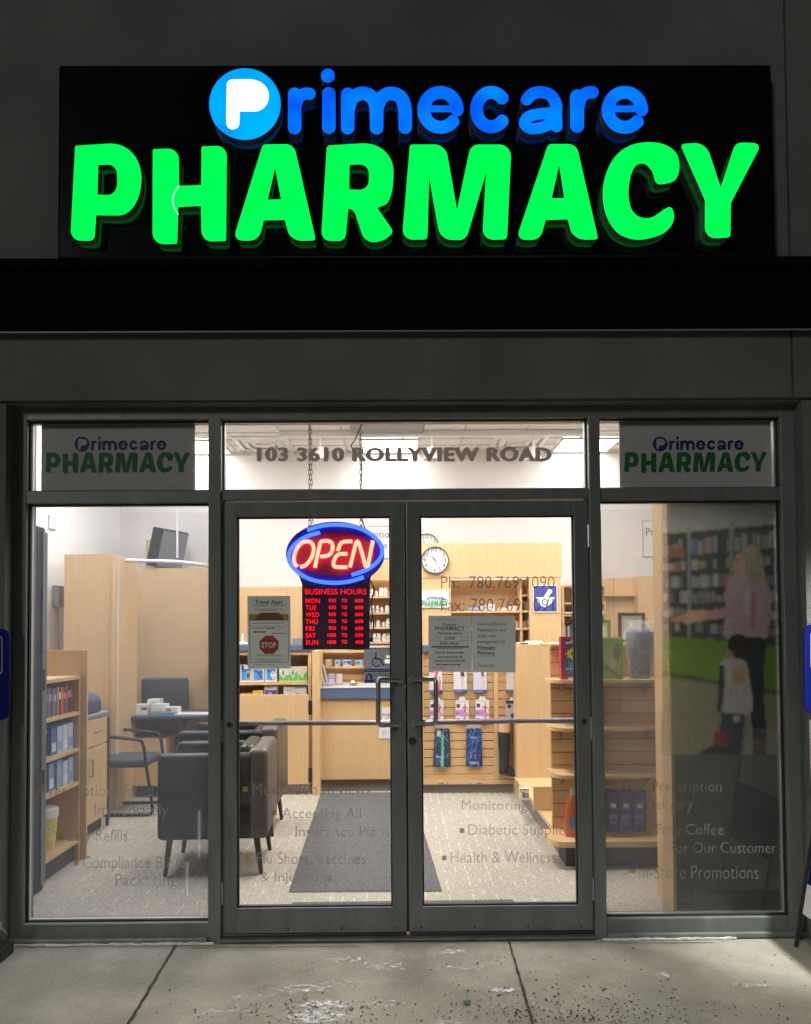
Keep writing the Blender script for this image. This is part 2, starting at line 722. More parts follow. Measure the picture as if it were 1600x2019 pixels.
LEATHER = mat('black_leather', (0.007, 0.0075, 0.010), 0.33, spec=0.35, noise=0.15, nscale=6, bump=0.25, bscale=90)
DARKWOOD = mat('dark_walnut_leg', (0.035, 0.02, 0.014), 0.45)
BLACKP = mat('black_plastic', (0.02, 0.02, 0.022), 0.45)
VINYL_SVC = vinyl('frosted_service_vinyl', (0.36, 0.355, 0.34), 0.58)
VINYL_GOLD = vinyl('gold_square_vinyl', (0.36, 0.25, 0.045), 0.85)
VINYL_TEL = vinyl('brown_phone_vinyl', (0.14, 0.09, 0.07), 0.66)
VINYL_ADR = vinyl('brown_address_vinyl', (0.62, 0.47, 0.44), 1.0)
PR_BLUE = mat('printed_navy', (0.018, 0.022, 0.15), 0.6)
PR_GREEN = mat('printed_green', (0.015, 0.16, 0.035), 0.6)

# ------------------------------------------------------------------ pavement
def concrete():
    M = bpy.data.materials.new('concrete_pavement')
    M.use_nodes = True
    t = M.node_tree
    b = t.nodes['Principled BSDF']
    b.inputs['Roughness'].default_value = 0.85
    b.inputs['Specular IOR Level'].default_value = 0.25
    tc = t.nodes.new('ShaderNodeTexCoord')

    def noise(scale, detail, sx=1, sy=1, off=(0, 0, 0)):
        mp = t.nodes.new('ShaderNodeMapping')
        mp.inputs['Scale'].default_value = (sx, sy, 1)
        mp.inputs['Location'].default_value = off
        t.links.new(tc.outputs['Object'], mp.inputs[0])
        n = t.nodes.new('ShaderNodeTexNoise')
        n.inputs['Scale'].default_value = scale
        n.inputs['Detail'].default_value = detail
        n.inputs['Roughness'].default_value = 0.65
        t.links.new(mp.outputs[0], n.inputs['Vector'])
        return n.outputs[0]

    def ramp(src, a, bb, c0, c1):
        r = t.nodes.new('ShaderNodeMapRange')
        r.inputs['From Min'].default_value = a
        r.inputs['From Max'].default_value = bb
        r.inputs['To Min'].default_value = c0
        r.inputs['To Max'].default_value = c1
        t.links.new(src, r.inputs[0])
        return r.outputs[0]

    def mix(fac, a, bcol):
        x = t.nodes.new('ShaderNodeMix')
        x.data_type = 'RGBA'
        t.links.new(fac, x.inputs['Factor'])
        if isinstance(a, tuple): x.inputs['A'].default_value = (*a, 1)
        else: t.links.new(a, x.inputs['A'])
        x.inputs['B'].default_value = (*bcol, 1)
        return x.outputs['Result']
    c = mix(ramp(noise(1.7, 7), 0.40, 0.62, 0, 1), (0.215, 0.202, 0.168), (0.33, 0.305, 0.252))
    c = mix(ramp(noise(1.3, 7, off=(4, 9, 0)), 0.50, 0.64, 0, 0.7), c, (0.215, 0.21, 0.175))       # damp dark patches
    c = mix(ramp(noise(55, 3), 0.56, 0.72, 0, 0.5), c, (0.20, 0.19, 0.165))                          # fine pitting
    c = mix(ramp(noise(90, 2, off=(3, 3, 0)), 0.62, 0.70, 0, 0.55), c, (0.62, 0.60, 0.56))           # pale grains
    t.links.new(c, b.inputs['Base Color'])
    bp = t.nodes.new('ShaderNodeBump')
    bp.inputs['Strength'].default_value = 0.35
    bp.inputs['Distance'].default_value = 0.004
    t.links.new(noise(160, 5), bp.inputs['Height'])
    t.links.new(bp.outputs[0], b.inputs['Normal'])
    return M


g = MB().add([(-60, -60, 0), (60, -60, 0), (60, 0.06, 0), (-60, 0.06, 0)], [(0, 1, 2, 3)])
structure(g.build('pavement', concrete()))


def crack(pxs, wid, name):
    pts = [on_floor(x, y, 0.004) for x, y in pxs]
    a, bq = pts[0], pts[-1]
    pts = [a.lerp(bq, i / 24) for i in range(25)]
    pts = [p + Vector((random.uniform(-1, 1) * 0.0025, 0, 0)) for p in pts]
    ext = pts[-1] + (bq - a) * 3
    pts.append(ext)
    vs, fs = [], []
    for i, p in enumerate(pts):
        h = wid * random.uniform(0.7, 1.2)
        vs += [(p.x - h, p.y, 0.004), (p.x + h, p.y, 0.004)]
        if i: fs.append((2 * i - 2, 2 * i - 1, 2 * i + 1, 2 * i))
    mb = MB().add(vs, fs)
    structure(mb.build(name, mat('dark_joint_fill', (0.035, 0.028, 0.022), 0.9, noise=0.5, nscale=40)))


crack([(352, 1855), (253, 2019)], 0.0065, 'pavement_joint')
crack([(1003, 1852), (1051, 2019)], 0.0065, 'pavement_joint')
mb = MB()
for x0, x1 in ((-1.0, -0.62), (-0.6, -0.2), (1.05, 1.5)):
    mb.add([(x0, -0.075, 0.004), (x1, -0.078, 0.004), (x1, -0.072, 0.004), (x0, -0.071, 0.004)], [(0, 1, 2, 3)])
structure(mb.build('pavement_joint', MATS['dark_joint_fill']))

# white salt crusts: thin broken patches
SALT = vinyl('salt_crust', (0.80, 0.80, 0.80), 0.8)
def salt_material():
    t = SALT.node_tree
    mx = [n for n in t.nodes if n.type == 'MIX_SHADER'][0]
    tc = t.nodes.new('ShaderNodeTexCoord')
    mp = t.nodes.new('ShaderNodeMapping'); mp.inputs['Scale'].default_value = (0.8, 1.05, 1)
    n = t.nodes.new('ShaderNodeTexNoise'); n.inputs['Scale'].default_value = 38; n.inputs['Detail'].default_value = 6; n.inputs['Roughness'].default_value = 0.7
    at_ = t.nodes.new('ShaderNodeAttribute'); at_.attribute_name = 'Col'
    ad = t.nodes.new('ShaderNodeMath'); ad.operation = 'ADD'
    r = t.nodes.new('ShaderNodeMapRange'); r.inputs['From Min'].default_value = 0.66; r.inputs['From Max'].default_value = 1.15; r.inputs['To Max'].default_value = 0.8
    t.links.new(tc.outputs['Object'], mp.inputs[0]); t.links.new(mp.outputs[0], n.inputs['Vector'])
    q = t.nodes.new('ShaderNodeMapRange'); q.inputs['From Min'].default_value = 0.32; q.inputs['From Max'].default_value = 0.68; q.inputs['To Min'].default_value = -0.5; q.inputs['To Max'].default_value = 0.5; q.clamp = False
    t.links.new(n.outputs[0], q.inputs[0]); t.links.new(q.outputs[0], ad.inputs[0]); t.links.new(at_.outputs['Color'], ad.inputs[1])
    t.links.new(ad.outputs[0], r.inputs[0]); t.links.new(r.outputs[0], mx.inputs[0])


salt_material()
mb = MB()
for px, py, rx, ry, a in ((590, 1950, 95, 15, 0.80), (640, 1980, 85, 13, 0.98), (620, 2004, 105, 22, 0.94), (690, 1892, 80, 12, 0.70), (770, 1905, 70, 14, 0.72),
                          (900, 1907, 70, 9, 0.66), (993, 1952, 42, 7, 1.0), (990, 1985, 60, 9, 0.6), (895, 1875, 34, 9, 0.82), (1310, 1922, 34, 10, 0.8), (1480, 1943, 60, 9, 0.78),
                          (880, 2016, 110, 9, 0.7), (450, 1995, 90, 18, 0.66), (760, 1980, 80, 16, 0.68), (1010, 1895, 90, 14, 0.58), (500, 1965, 60, 12, 0.66), (60, 1995, 80, 14, 0.45),
                          (1240, 1975, 90, 12, 0.4), (670, 1940, 100, 14, 0.66), (790, 1880, 40, 8, 0.6)):
    c = on_floor(px, py, 0.004)
    ex = on_floor(px + rx, py, 0.004)
    ey = on_floor(px, py - ry, 0.004)
    hx, hy = abs(ex.x - c.x), abs(ey.y - c.y)
    z = 0.004 + 0.0004 * random.random()
    n0 = len(mb.v)
    vs, fs, cs = [(c.x, c.y, z)], [], [(a, a, a)]
    for k in range(20):
        q = 2 * math.pi * k / 20
        vs.append((c.x + hx * 0.5 * math.cos(q), c.y + hy * 0.5 * math.sin(q), z)); cs.append((a * 0.93,) * 3)
    for k in range(20):
        q = 2 * math.pi * k / 20
        vs.append((c.x + hx * math.cos(q), c.y + hy * math.sin(q), z)); cs.append((0.2, 0.2, 0.2))
    for k in range(20):
        k2 = (k + 1) % 20
        fs += [(0, 1 + k, 1 + k2), (1 + k, 21 + k, 21 + k2, 1 + k2)]
    mb.add(vs, fs, cs)
o = mb.build('salt_stains', SALT)
o['kind'] = 'stuff'
tag(o, 'white dried salt crust in blotches on the concrete pavement', 'salt stain')

# dark grit scattered on the pavement
mb = MB()
GR = [(0.045, 0.025, 0.014), (0.07, 0.045, 0.025), (0.025, 0.02, 0.018), (0.16, 0.12, 0.07), (0.5, 0.48, 0.44)]
def grit(px, py, s):
    p = on_floor(px, py, 0.0)
    ph = random.uniform(0, 6)
    vs = [(p.x + s * math.cos(ph + q * 1.257) * random.uniform(.7, 1.2), p.y + s * math.sin(ph + q * 1.257) * random.uniform(.7, 1.2), 0.0045) for q in range(5)]
    vs.append((p.x, p.y, 0.0045 + s * random.uniform(0.6, 1.1)))
    mb.add(vs, [(q, (q + 1) % 5, 5) for q in range(5)], random.choice(GR[:4] if random.random() < 0.93 else GR))
for _ in range(330):
    grit(random.gauss(1150, 120), 2019 - abs(random.gauss(0, 34)), random.choice((.5, .7, 1, 1, 1.5)) * random.uniform(0.0025, 0.0045))
for _ in range(150):
    grit(random.gauss(1120, 260), 2019 - abs(random.gauss(20, 55)), random.uniform(0.0025, 0.006))
for _ in range(130):
    grit(random.gauss(620, 90), random.gauss(1995, 16), random.uniform(0.003, 0.006))
for _ in range(130):
    grit(random.uniform(250, 1600), random.uniform(1880, 2025), random.uniform(0.002, 0.0045))
o = mb.build('grit', printed('grit_specks', 0.9))
o['kind'] = 'stuff'
tag(o, 'dark brown grit and seed specks scattered over the concrete', 'grit')

p = on_floor(921, 1976, 0.006)
mb = MB()
for q in range(9):
    a = q * 0.9
    r = random.uniform(0.012, 0.024)
    d = Vector((math.cos(a), math.sin(a), 0))
    e = Vector((-d.y, d.x, 0)) * r * 0.4
    mb.add([p, p + d * r * .5 + e + Vector((0, 0, .006)), p + d * r + Vector((0, 0, .002)), p + d * r * .5 - e + Vector((0, 0, .004))], [(0, 1, 2, 3)])
tag(mb.build('leaf', mat('green_leaf', (0.05, 0.16, 0.05), 0.6)), 'small crumpled green leaf lying on the concrete left of the joint', 'leaf')

# ------------------------------------------------------------------ the building
BLD = thing('pharmacy_building', 'grey stucco shop front with glazed doors, dark band and lit sign', 'building', (0, 0, 0))
XL, XR = at(24, 1300, 0).x, at(1577, 1300, 0).x        # opening in the wall
ZT = 2.62
W0, W1 = -0.08, 0.135
JX = at(1553, 400, W0).x
wall = MB()
wall.box(-14, XL, W0, W1, -0.3, ZT + 0.0, col=(1, 1, 1))
wall.box(XR, 14, W0, W1, -0.3, ZT + 0.0)
wall.build('facade_wall', STUCCO, BLD)
wall = MB()
wall.box(-14, JX - 0.006, W0 - 0.012, W1, ZT + 0.012, 7.5)
wall.box(JX + 0.006, 14, W0 - 0.012, W1, ZT + 0.012, 7.5)
wall.box(-14, 14, W0 + 0.01, W1 - 0.01, ZT, ZT + 0.012)
wall.box(JX - 0.006, JX + 0.006, W0 + 0.006, W1 - 0.02, ZT + 0.012, 7.5)
wall.build('upper_facade_wall', STUCCO, BLD)
zb0, zb1 = at(800, 650, -0.14).z, at(800, 532, -0.14).z
band = MB()
band.box(-14, 14, -0.14, W0 - 0.012, zb0, zb1, 0.012)
band.box(-14, 14, -0.158, W0 - 0.012, zb1 + 0.003, zb1 + 0.055, 0.006)
band.build('fascia_band', BLACK_METAL, BLD)
dr = MB().box(-14, 14, -0.136, -0.126, zb0 - 0.007, zb0 - 0.0005)
dr.build('drip_edge', mat('pink_glow_drip_edge', (0.24, 0.20, 0.22), 0.5), BLD)  # pinkish glow along the edge is painted into its colour

# storefront framing
GX = dict(a=-1.835, b=-0.936, c=-0.874, d=0.946, e=1.003, f=1.906)
F0, F1 = 0.0, 0.115
fr = MB()
fr.box(XL, GX['a'], F0, F1, 0.0, ZT, 0.004)                     # left jamb
fr.box(GX['f'], XR, F0, F1, 0.0, ZT, 0.004)
fr.box(GX['b'], GX['c'], F0 - 0.012, F1, 0.0, ZT - 0.05, 0.004)   # mullions
fr.box(GX['d'], GX['e'], F0 - 0.012, F1, 0.0, ZT - 0.05, 0.004)
fr.box(GX['a'] - 0.002, GX['f'] + 0.002, F0 + 0.001, F1 - 0.001, 2.561, ZT, 0.003)     # head
fr.box(GX['a'] - 0.002, GX['b'] + 0.002, F0 + 0.002, F1 - 0.001, 2.145, 2.208, 0.003)
fr.box(GX['c'] - 0.002, GX['d'] + 0.002, F0 + 0.002, F1 - 0.001, 2.158, 2.208, 0.003)
fr.box(GX['e'] - 0.002, GX['f'] + 0.002, F0 + 0.002, F1 - 0.001, 2.145, 2.208, 0.003)
fr.box(GX['a'] - 0.002, GX['b'] + 0.002, F0 + 0.002, F1 - 0.001, 0.005, 0.093, 0.003)
fr.box(GX['e'] - 0.002, GX['f'] + 0.002, F0 + 0.002, F1 - 0.001, 0.005, 0.093, 0.003)
fr.box(XL, GX['b'], -0.03, F0, 0.005, 0.028, 0.004)            # sill lips
fr.box(GX['e'], XR, -0.03, F0, 0.005, 0.028, 0.004)
fr.build('storefront_frame', FRAME, BLD)
th = MB().box(GX['c'], GX['d'], -0.03, 0.13, 0.004, 0.018, 0.004)
th.build('threshold', mat('worn_threshold', (0.12, 0.12, 0.11), 0.5, metal=0.5, noise=0.3, nscale=14), BLD)
sl = MB()
for xa, xb in ((XL, GX['b'] + 0.03), (GX['d'] + 0.03, 1.62)):
    n = 26
    for i in range(n):
        x0 = xa + (xb - xa) * i / n
        x1 = xa + (xb - xa) * (i + 1) / n + 0.004
        sl.box(x0, x1, -0.034 - random.uniform(0.002, 0.012), -0.030, 0.003, 0.008 + random.uniform(0, 0.006))
sl.build('sealant', mat('chalky_sealant', (0.55, 0.56, 0.55), 0.9, noise=0.3, nscale=20), BLD)


def bead(mb, x0, x1, z0, z1, y0, y1, t):
    mb.box(x0, x0 + t, y0, y1, z0, z1)
    mb.box(x1 - t, x1, y0, y1, z0, z1)
    mb.box(x0 + t, x1 - t, y0, y1, z0, z0 + t)
    mb.box(x0 + t, x1 - t, y0, y1, z1 - t, z1)


def window(name, x0, x1, z0, z1, t=0.0065):
    mb = MB()
    bead(mb, x0, x1, z0, z1, 0.054, 0.075, t)
    o = mb.build(name, BEAD, BLD)
    gk = MB()
    bead(gk, x0, x1, z0, z1, 0.030, 0.0475, 0.007)
    gk.build('gasket', GASKET, o)
    e = 0.005
    MB().add([(x0 + e, 0.050, z0 + e), (x1 - e, 0.050, z0 + e), (x1 - e, 0.050, z1 - e), (x0 + e, 0.050, z1 - e)], [(0, 1, 2, 3)]).build('pane', GLASS, o)
    return o


WL = window('window', GX['a'], GX['b'], 0.093, 2.145)
WR = window('window', GX['e'], GX['f'], 0.093, 2.145)
TL_ = window('transom_window', GX['a'], GX['b'], 2.208, 2.561)
TC_ = window('transom_window', GX['c'], GX['d'], 2.208, 2.561)
TR_ = window('transom_window', GX['e'], GX['f'], 2.208, 2.561)

# doors
def door(x0, x1, g0, g1, hinge_left):
    mb = MB()
    y0, y1 = 0.012, 0.062
    z0, z1 = 0.035, 2.148
    mb.box(x0, g0, y0, y1, z0, z1, 0.003)
    mb.box(g1, x1, y0, y1, z0, z1, 0.003)
    mb.box(g0 - 0.002, g1 + 0.002, y0 + 0.001, y1 - 0.001, 2.076, z1, 0.002)
    mb.box(g0 - 0.002, g1 + 0.002, y0 + 0.001, y1 - 0.001, z0, 0.156, 0.002)
    o = mb.build('door', DOORM, BLD)
    gk = MB()
    bead(gk, g0, g1, 0.156, 2.076, 0.026, 0.050, 0.007)
    gk.build('gasket', GASKET, o)
    MB().add([(g0, 0.036, 0.156), (g1, 0.036, 0.156), (g1, 0.036, 2.076), (g0, 0.036, 2.076)], [(0, 1, 2, 3)]).build('pane', GLASS, o)
    hx = x0 - 0.001 if hinge_left else x1 + 0.001
    for zc in (1.02, 0.235, 1.97):
        MB().tube([(hx, 0.008, zc - 0.055), (hx, 0.008, zc + 0.055)], 0.0085, 8).build('hinge', STEEL, o)
    sw = MB().box(x0 + 0.004, x1 - 0.004, 0.004, 0.03, 0.022, 0.034, 0.002)
    for q in range(4):
        xx = x0 + 0.06 + (x1 - x0 - 0.12) * q / 3
        sw.lathe([(0.005, -0.003), (0.004, -0.006)], (xx, y0, 0.058), 8, 'y')
    sw.build('door_sweep', DARK_STEEL, o)
    return o


DL = door(-0.872, 0.030, -0.801, -0.040, True)
DR = door(0.040, 0.943, 0.108, 0.873, False)
MB().box(0.0305, 0.0395, 0.03, 0.05, 0.03, 2.148).build('astragal', GASKET, DR)


def pull(pts, par):
    ys = [0.008, -0.062, -0.072, -0.072, -0.062, 0.008]
    P = []
    for (x, y), Y in zip(pts, ys): P.append(tuple(at(x, y, Y)))
    P = [tuple(q) for q in catmull([Vector(p) for p in P], 1)]
    sm = []
    V = [Vector(p) for p in P]
    out = [V[0]]
    for i in range(1, len(V) - 1):
        a, b_ = (V[i - 1] - V[i]), (V[i + 1] - V[i])
        r = min(0.03, a.length * .45, b_.length * .45)
        p0, p2 = V[i] + a.normalized() * r, V[i] + b_.normalized() * r
        for k in range(6):
            t = k / 5
            out.append(p0 * (1 - t) ** 2 + V[i] * 2 * t * (1 - t) + p2 * t * t)
    out.append(V[-1])
    mb = MB().tube(out, 0.0115, 10)
    for v in (V[0], V[-1]): mb.lathe([(0.019, -0.004), (0.019, 0.004)], tuple(v), 12, 'y')
    mb.build('handle', STEEL, par)


pull([(789, 1342), (748, 1339), (746, 1344), (746, 1424), (750, 1430), (787, 1429)], DL)
pull([(812, 1340), (857, 1339), (860, 1344), (860, 1420), (856, 1427), (816, 1427)], DR)
for par, pa, pb in ((DL, (464, 1426), (778, 1425)), (DR, (832, 1424), (1140, 1420))):
    a, b_ = at(*pa, 0.10), at(*pb, 0.10)
    mb = MB().tube([a, b_], 0.0125, 10)
    mb.box(a.x - 0.005, a.x + 0.02, 0.06, 0.115, a.z - 0.02, a.z + 0.02, 0.004)
    mb.box(b_.x - 0.02, b_.x + 0.005, 0.06, 0.115, b_.z - 0.02, b_.z + 0.02, 0.004)
    mb.build('push_bar', mat('satin_bar', (0.30, 0.27, 0.30), 0.4, metal=0.5), par)
for par, px, py, r in ((DL, 452, 1429, 0.012), (DR, 1152, 1422, 0.012), (DR, 814, 1461, 0.018)):
    c_ = at(px, py, 0.012)
    MB().lathe([(r, 0.0), (r, -0.006), (r * 0.8, -0.010), (r * 0.55, -0.010), (r * 0.5, -0.004)], tuple(c_), 16, 'y').build('lock', DARK_STEEL, par)
c_ = at(822, 962, 0.02)
MB().box(c_.x - 0.035, c_.x + 0.035, 0.105, 0.15, 2.19, 2.225, 0.003).build('door_closer_bracket', DARK_STEEL, BLD)

# ------------------------------------------------------------------ cut vinyl lettering on the glass
YL = 0.0485
YLD = 0.0345


VINYL_DIM = vinyl('dim_service_vinyl', (0.21, 0.21, 0.20), 0.5)


def services(lines, par, Y):
    for ln in lines:
        s, x0, x1, yt, yb = ln[:5]
        text(MB(), s, x0, x1, yt, yb, Y, weight=-0.006, spacing=1.02).build('lettering', VINYL_DIM if par is WR else VINYL_SVC, par)
        if len(ln) > 5:
            bx, by, bs = ln[5:]
            MB().flat([[(bx, by), (bx + bs, by), (bx + bs, by + bs), (bx, by + bs)]], Y).build('bullet_mark', VINYL_GOLD, par)


services([("Prescriptions Filled", 84, 303, 1547, 1577, 70, 1558, 8), ("Immediately", 187, 332, 1585, 1615), ("Easy Refills", 135, 252, 1634, 1666, 118, 1645, 8),
          ("Compliance Blister", 163, 380, 1688, 1720, 147, 1698, 8), ("Packaging", 228, 349, 1723, 1754)], WL, YL)
services([("Medication Reviews", 499, 731, 1544, 1567, 479, 1551, 10), ("Accepting All", 557, 712, 1593, 1620, 537, 1598, 9), ("Insurance Plans", 583, 768, 1629, 1650),
          ("Flu Shots, Vaccines", 507, 722, 1681, 1707, 485, 1690, 10), ("& Injections", 514, 655, 1720, 1744)], DL, YLD)
services([("Blood Pressure", 866, 1036, 1543, 1564, 849, 1549, 9), ("Monitoring", 911, 1040, 1578, 1603), ("Diabetic Supplies", 924, 1126, 1625, 1653, 907, 1633, 9),
          ("Health & Wellness", 889, 1097, 1679, 1701, 872, 1687, 9)], DR, YLD)
services([("Free Prescription", 1228, 1423, 1540, 1568, 1209, 1548, 9), ("Delivery", 1274, 1366, 1576, 1603), ("Free Coffee", 1295, 1427, 1624, 1646, 1278, 1632, 8),
          ("For Our Customers", 1322, 1541, 1660, 1682), ("In-Store Promotions", 1261, 1496, 1706, 1733, 1244, 1714, 8)], WR, YL)
a = MB()
for i, (dx, dy) in enumerate(((-2.2, 0), (0, .9), (2.2, 0), (0, -.9), (1.1, 0), (-1.1, 0))):
    text(a, "103 3610 ROLLYVIEW ROAD", 509 + dx, 1086 + dx, 882.5 + dy, 909.5 + dy, YL - i * .0003, weight=0.012, spacing=1.10)
a.build('lettering', VINYL_ADR, TC_)
text(MB(), "Ph:  780.769.1090", 870, 1094, 1136, 1160, YLD, weight=-0.006).build('phone_lettering', VINYL_TEL, DR)
text(MB(), "Fax: 780.769.1091", 870, 1092, 1180, 1205, YLD, weight=-0.006).build('phone_lettering', VINYL_TEL, DR)

# ------------------------------------------------------------------ logo outlines (pixels of the big sign)
def Z(pts, ox, oy, k):
    return [tuple([ox + p[0] * k, oy + p[1] * k] + [v * k for v in p[2:]]) for p in pts]


def zr(pts, ox, oy, k, seg=5):
    return rounded(Z(pts, ox, oy, k), seg)


A_, B_, C_ = (120, 270, .225), (100, 110, .46875), (800, 110, .5)
GREEN_LETTERS = [
    [zr([(128, 78, 12), (712, 40, 330), (705, 690, 330), (312, 686, 4), (296, 908, 40), (86, 910, 95)], *A_),
     zr([(330, 245, 8), (495, 238, 90), (498, 512, 110), (322, 506, 8)], *A_)],
    [zr([(808, 108, 14), (1036, 100, 100), (1038, 430, 4), (1233, 422, 4), (1235, 84, 14), (1456, 76, 95), (1450, 912, 14), (1236, 918, 95), (1230, 604, 4), (1030, 614, 4), (1022, 936, 14), (806, 942, 105)], *A_)],
    [zr([(893, 373, 14), (1024, 372, 34), (1116, 776, 14), (1010, 780, 50), (986, 690, 4), (897, 692, 4), (876, 778, 38), (768, 776, 38)], *B_),
     zr([(945, 468, 3), (970, 604, 4), (914, 605, 4)], *B_)],
    [zr([(1163, 378, 12), (1442, 360, 135), (1443, 612, 120), (1374, 640, 4), (1444, 741, 16), (1396, 784, 40), (1322, 783, 34), (1278, 650, 20), (1252, 642, 8), (1240, 778, 26), (1138, 780, 42)], *B_),
     zr([(1258, 458, 6), (1340, 454, 42), (1340, 566, 46), (1256, 562, 6)], *B_)],
    [zr([(18, 350, 10), (158, 350, 45), (203, 608, 5), (258, 350, 30), (418, 350, 50), (400, 724, 14), (303, 726, 45), (318, 460, 3), (238, 726, 26), (138, 726, 45), (93, 478, 3), (86, 724, 14), (-14, 726, 45)], *C_)],
    [zr([(563, 348, 14), (674, 348, 32), (760, 724, 12), (662, 726, 50), (640, 645, 4), (553, 647, 4), (530, 726, 32), (436, 726, 38)], *C_),
     zr([(606, 430, 3), (627, 562, 4), (576, 562, 4)], *C_)],
    [catmull(Z([(950, 341), (1020, 350), (1068, 385), (1080, 440), (1066, 486), (1030, 503), (990, 502), (972, 455), (940, 426), (905, 437), (884, 490), (880, 560), (895, 612), (930, 638), (975, 636), (1020, 606), (1045, 598), (1058, 622), (1053, 660), (1020, 698), (960, 720), (900, 724), (835, 697), (792, 630), (778, 550), (790, 470), (825, 400), (880, 357)], *C_), 5, True)],
    [zr([(1083, 348, 18), (1184, 342, 46), (1243, 520, 6), (1302, 342, 24), (1405, 345, 34), (1283, 580, 8), (1281, 716, 14), (1180, 722, 46), (1182, 572, 8)], *C_)],
]


def arcpts(cx, cy, rx, ry, a0, a1, n=16):
    return [(cx + rx * math.cos(math.radians(a0 + (a1 - a0) * i / n)), cy + ry * math.sin(math.radians(a0 + (a1 - a0) * i / n))) for i in range(n + 1)]


def zl(strokes, ox, oy, k):
    return [[(ox + x * k, oy + y * k) for x, y in lp] for lp in stroke_loops(strokes)]


def let_e(cx):
    return [(arcpts(cx, 213, 66, 69, 0, -320, 26)[0:1] + arcpts(cx, 213, 66, 69, -8, -318, 26), 25), ([(cx - 60, 209), (cx + 66, 209)], 13)]


BLUE_LETTERS = [
    zl([([(1027, 162), (1027, 302)], 28), (catmull([(1030, 215), (1042, 178), (1068, 160), (1090, 160)], 5), 25)], *B_),
    zl([([(1171, 160), (1171, 300)], 28)], *B_), zl([([(1167, 83)], 29)], *B_),
    zl([([(1250, 162), (1250, 302)], 28), (catmull([(1252, 225), (1268, 180), (1308, 158), (1350, 172), (1370, 215), (1372, 302)], 5), 28), (catmull([(1372, 225), (1390, 180), (1428, 158), (1470, 172), (1490, 215), (1492, 300)], 5), 28)], *B_),
    zl(let_e(138), *C_),
    zl([(arcpts(338, 212, 58, 68, -42, -318, 26), 25)], *C_),
    zl([(catmull([(478, 172), (500, 150), (535, 143), (572, 155), (593, 190), (594, 230), (596, 278)], 5), 23), (catmull([(592, 226), (540, 228), (490, 238), (470, 262), (485, 284), (520, 286), (565, 270), (590, 240)], 5), 22)], *C_),
    zl([([(677, 160), (677, 276)], 27), (catmull([(680, 205), (692, 165), (715, 146), (738, 144)], 5), 24)], *C_),
    zl(let_e(865), *C_),
]
DISC = [[(100 + 818 * .46875 + 70.5 * math.cos(q * math.pi / 32), 110 + 203 * .46875 + 70.5 * math.sin(q * math.pi / 32)) for q in range(64)]]
WHITE_P = [zr([(742, 100, 22), (918, 97, 92), (918, 232, 78), (795, 231, 5), (793, 307, 27), (739, 307, 27)], *B_)]

# ------------------------------------------------------------------ the illuminated sign
SGN = thing('illuminated_sign', 'long black sign box with glowing blue and green raised letters above the doors', 'sign', (0.1, W0 - 0.012, 3.35))
YP, YF = -0.17, -0.232
x0, x1, z0, z1 = rect(114, 1526, 127, 509, YP)
MB().box(x0, x1, YP, W0 - 0.012, z0, z1, 0.012).build('sign_box', mat('black_gloss_panel', (0.004, 0.0045, 0.005), 0.12, noise=0.2, nscale=3), SGN)
RET = mat('letter_side_metal', (0.15, 0.145, 0.14), 0.5)
E_GREEN = emission('lit_green_face', (0.0, 1.25, 0.10), 0.16, 7)
E_BLUE = emission('lit_blue_face', (0.001, 0.175, 1.6), 0.5, 6)
E_DISC = emission('lit_disc_face', (0.0, 0.40, 1.6), 0.2, 6)
E_WHITE = emission('lit_white_face', (1.6, 1.6, 1.7))
def rim(loops):
    mb = MB()
    for lp in loops:
        pts = [at(p[0], p[1], YF + 0.001) for p in lp]
        mb.tube(pts, 0.0035, 5, closed=True)
    return mb
for loops, em in [(l, E_GREEN) for l in GREEN_LETTERS] + [(l, E_BLUE) for l in BLUE_LETTERS] + [(DISC, E_DISC)]:
    nm = 'letter' if em is not E_DISC else 'logo_disc'
    o = MB().flat(loops, YF).build(nm, em, SGN)
    MB().walls(loops, YF + 0.0005, YP - 0.014).build('letter_side', RET, o)
    if em is E_DISC:
        MB().solid(WHITE_P, YF - 0.006, YF - 0.0008).build('letter', E_WHITE, o)
mb = MB().tube([tuple(at(x, y, YF - 0.003)) for x, y in catmull([(354, 366), (346, 377), (341, 393), (344, 409), (352, 423)], 4)], 0.0032, 6)
mb.build('loose_trim', emission('lit_trim_gap', (0.45, 1.3, 0.95)), SGN)


def logo(parent, px0, px1, py0, py1, Y, mats, disc_only=True):
    """the shop's two-line logo printed flat into a pixel rectangle"""
    ax0, ax1, ay0, ay1 = 140.0, 1500.0, 136.0, 484.0
    f = lambda lp: [(px0 + (x - ax0) / (ax1 - ax0) * (px1 - px0), py0 + (y - ay0) / (ay1 - ay0) * (py1 - py0)) for x, y in lp]
    thin = lambda loops: [f(lp[::2] if len(lp) > 40 else lp) for lp in loops]
    g_, b_, w_ = MB(), MB(), MB()
    for l in GREEN_LETTERS: g_.flat(thin(l), Y)
    for l in BLUE_LETTERS: b_.flat(thin(l), Y)
    b_.flat(thin(DISC), Y)
    w_.flat(thin([WHITE_P[0]]), Y - 0.0006)
    g_.build('green_lettering', mats[0], parent)
    b_.build('blue_lettering', mats[1], parent)
    w_.build('logo_letter', mats[2], parent)


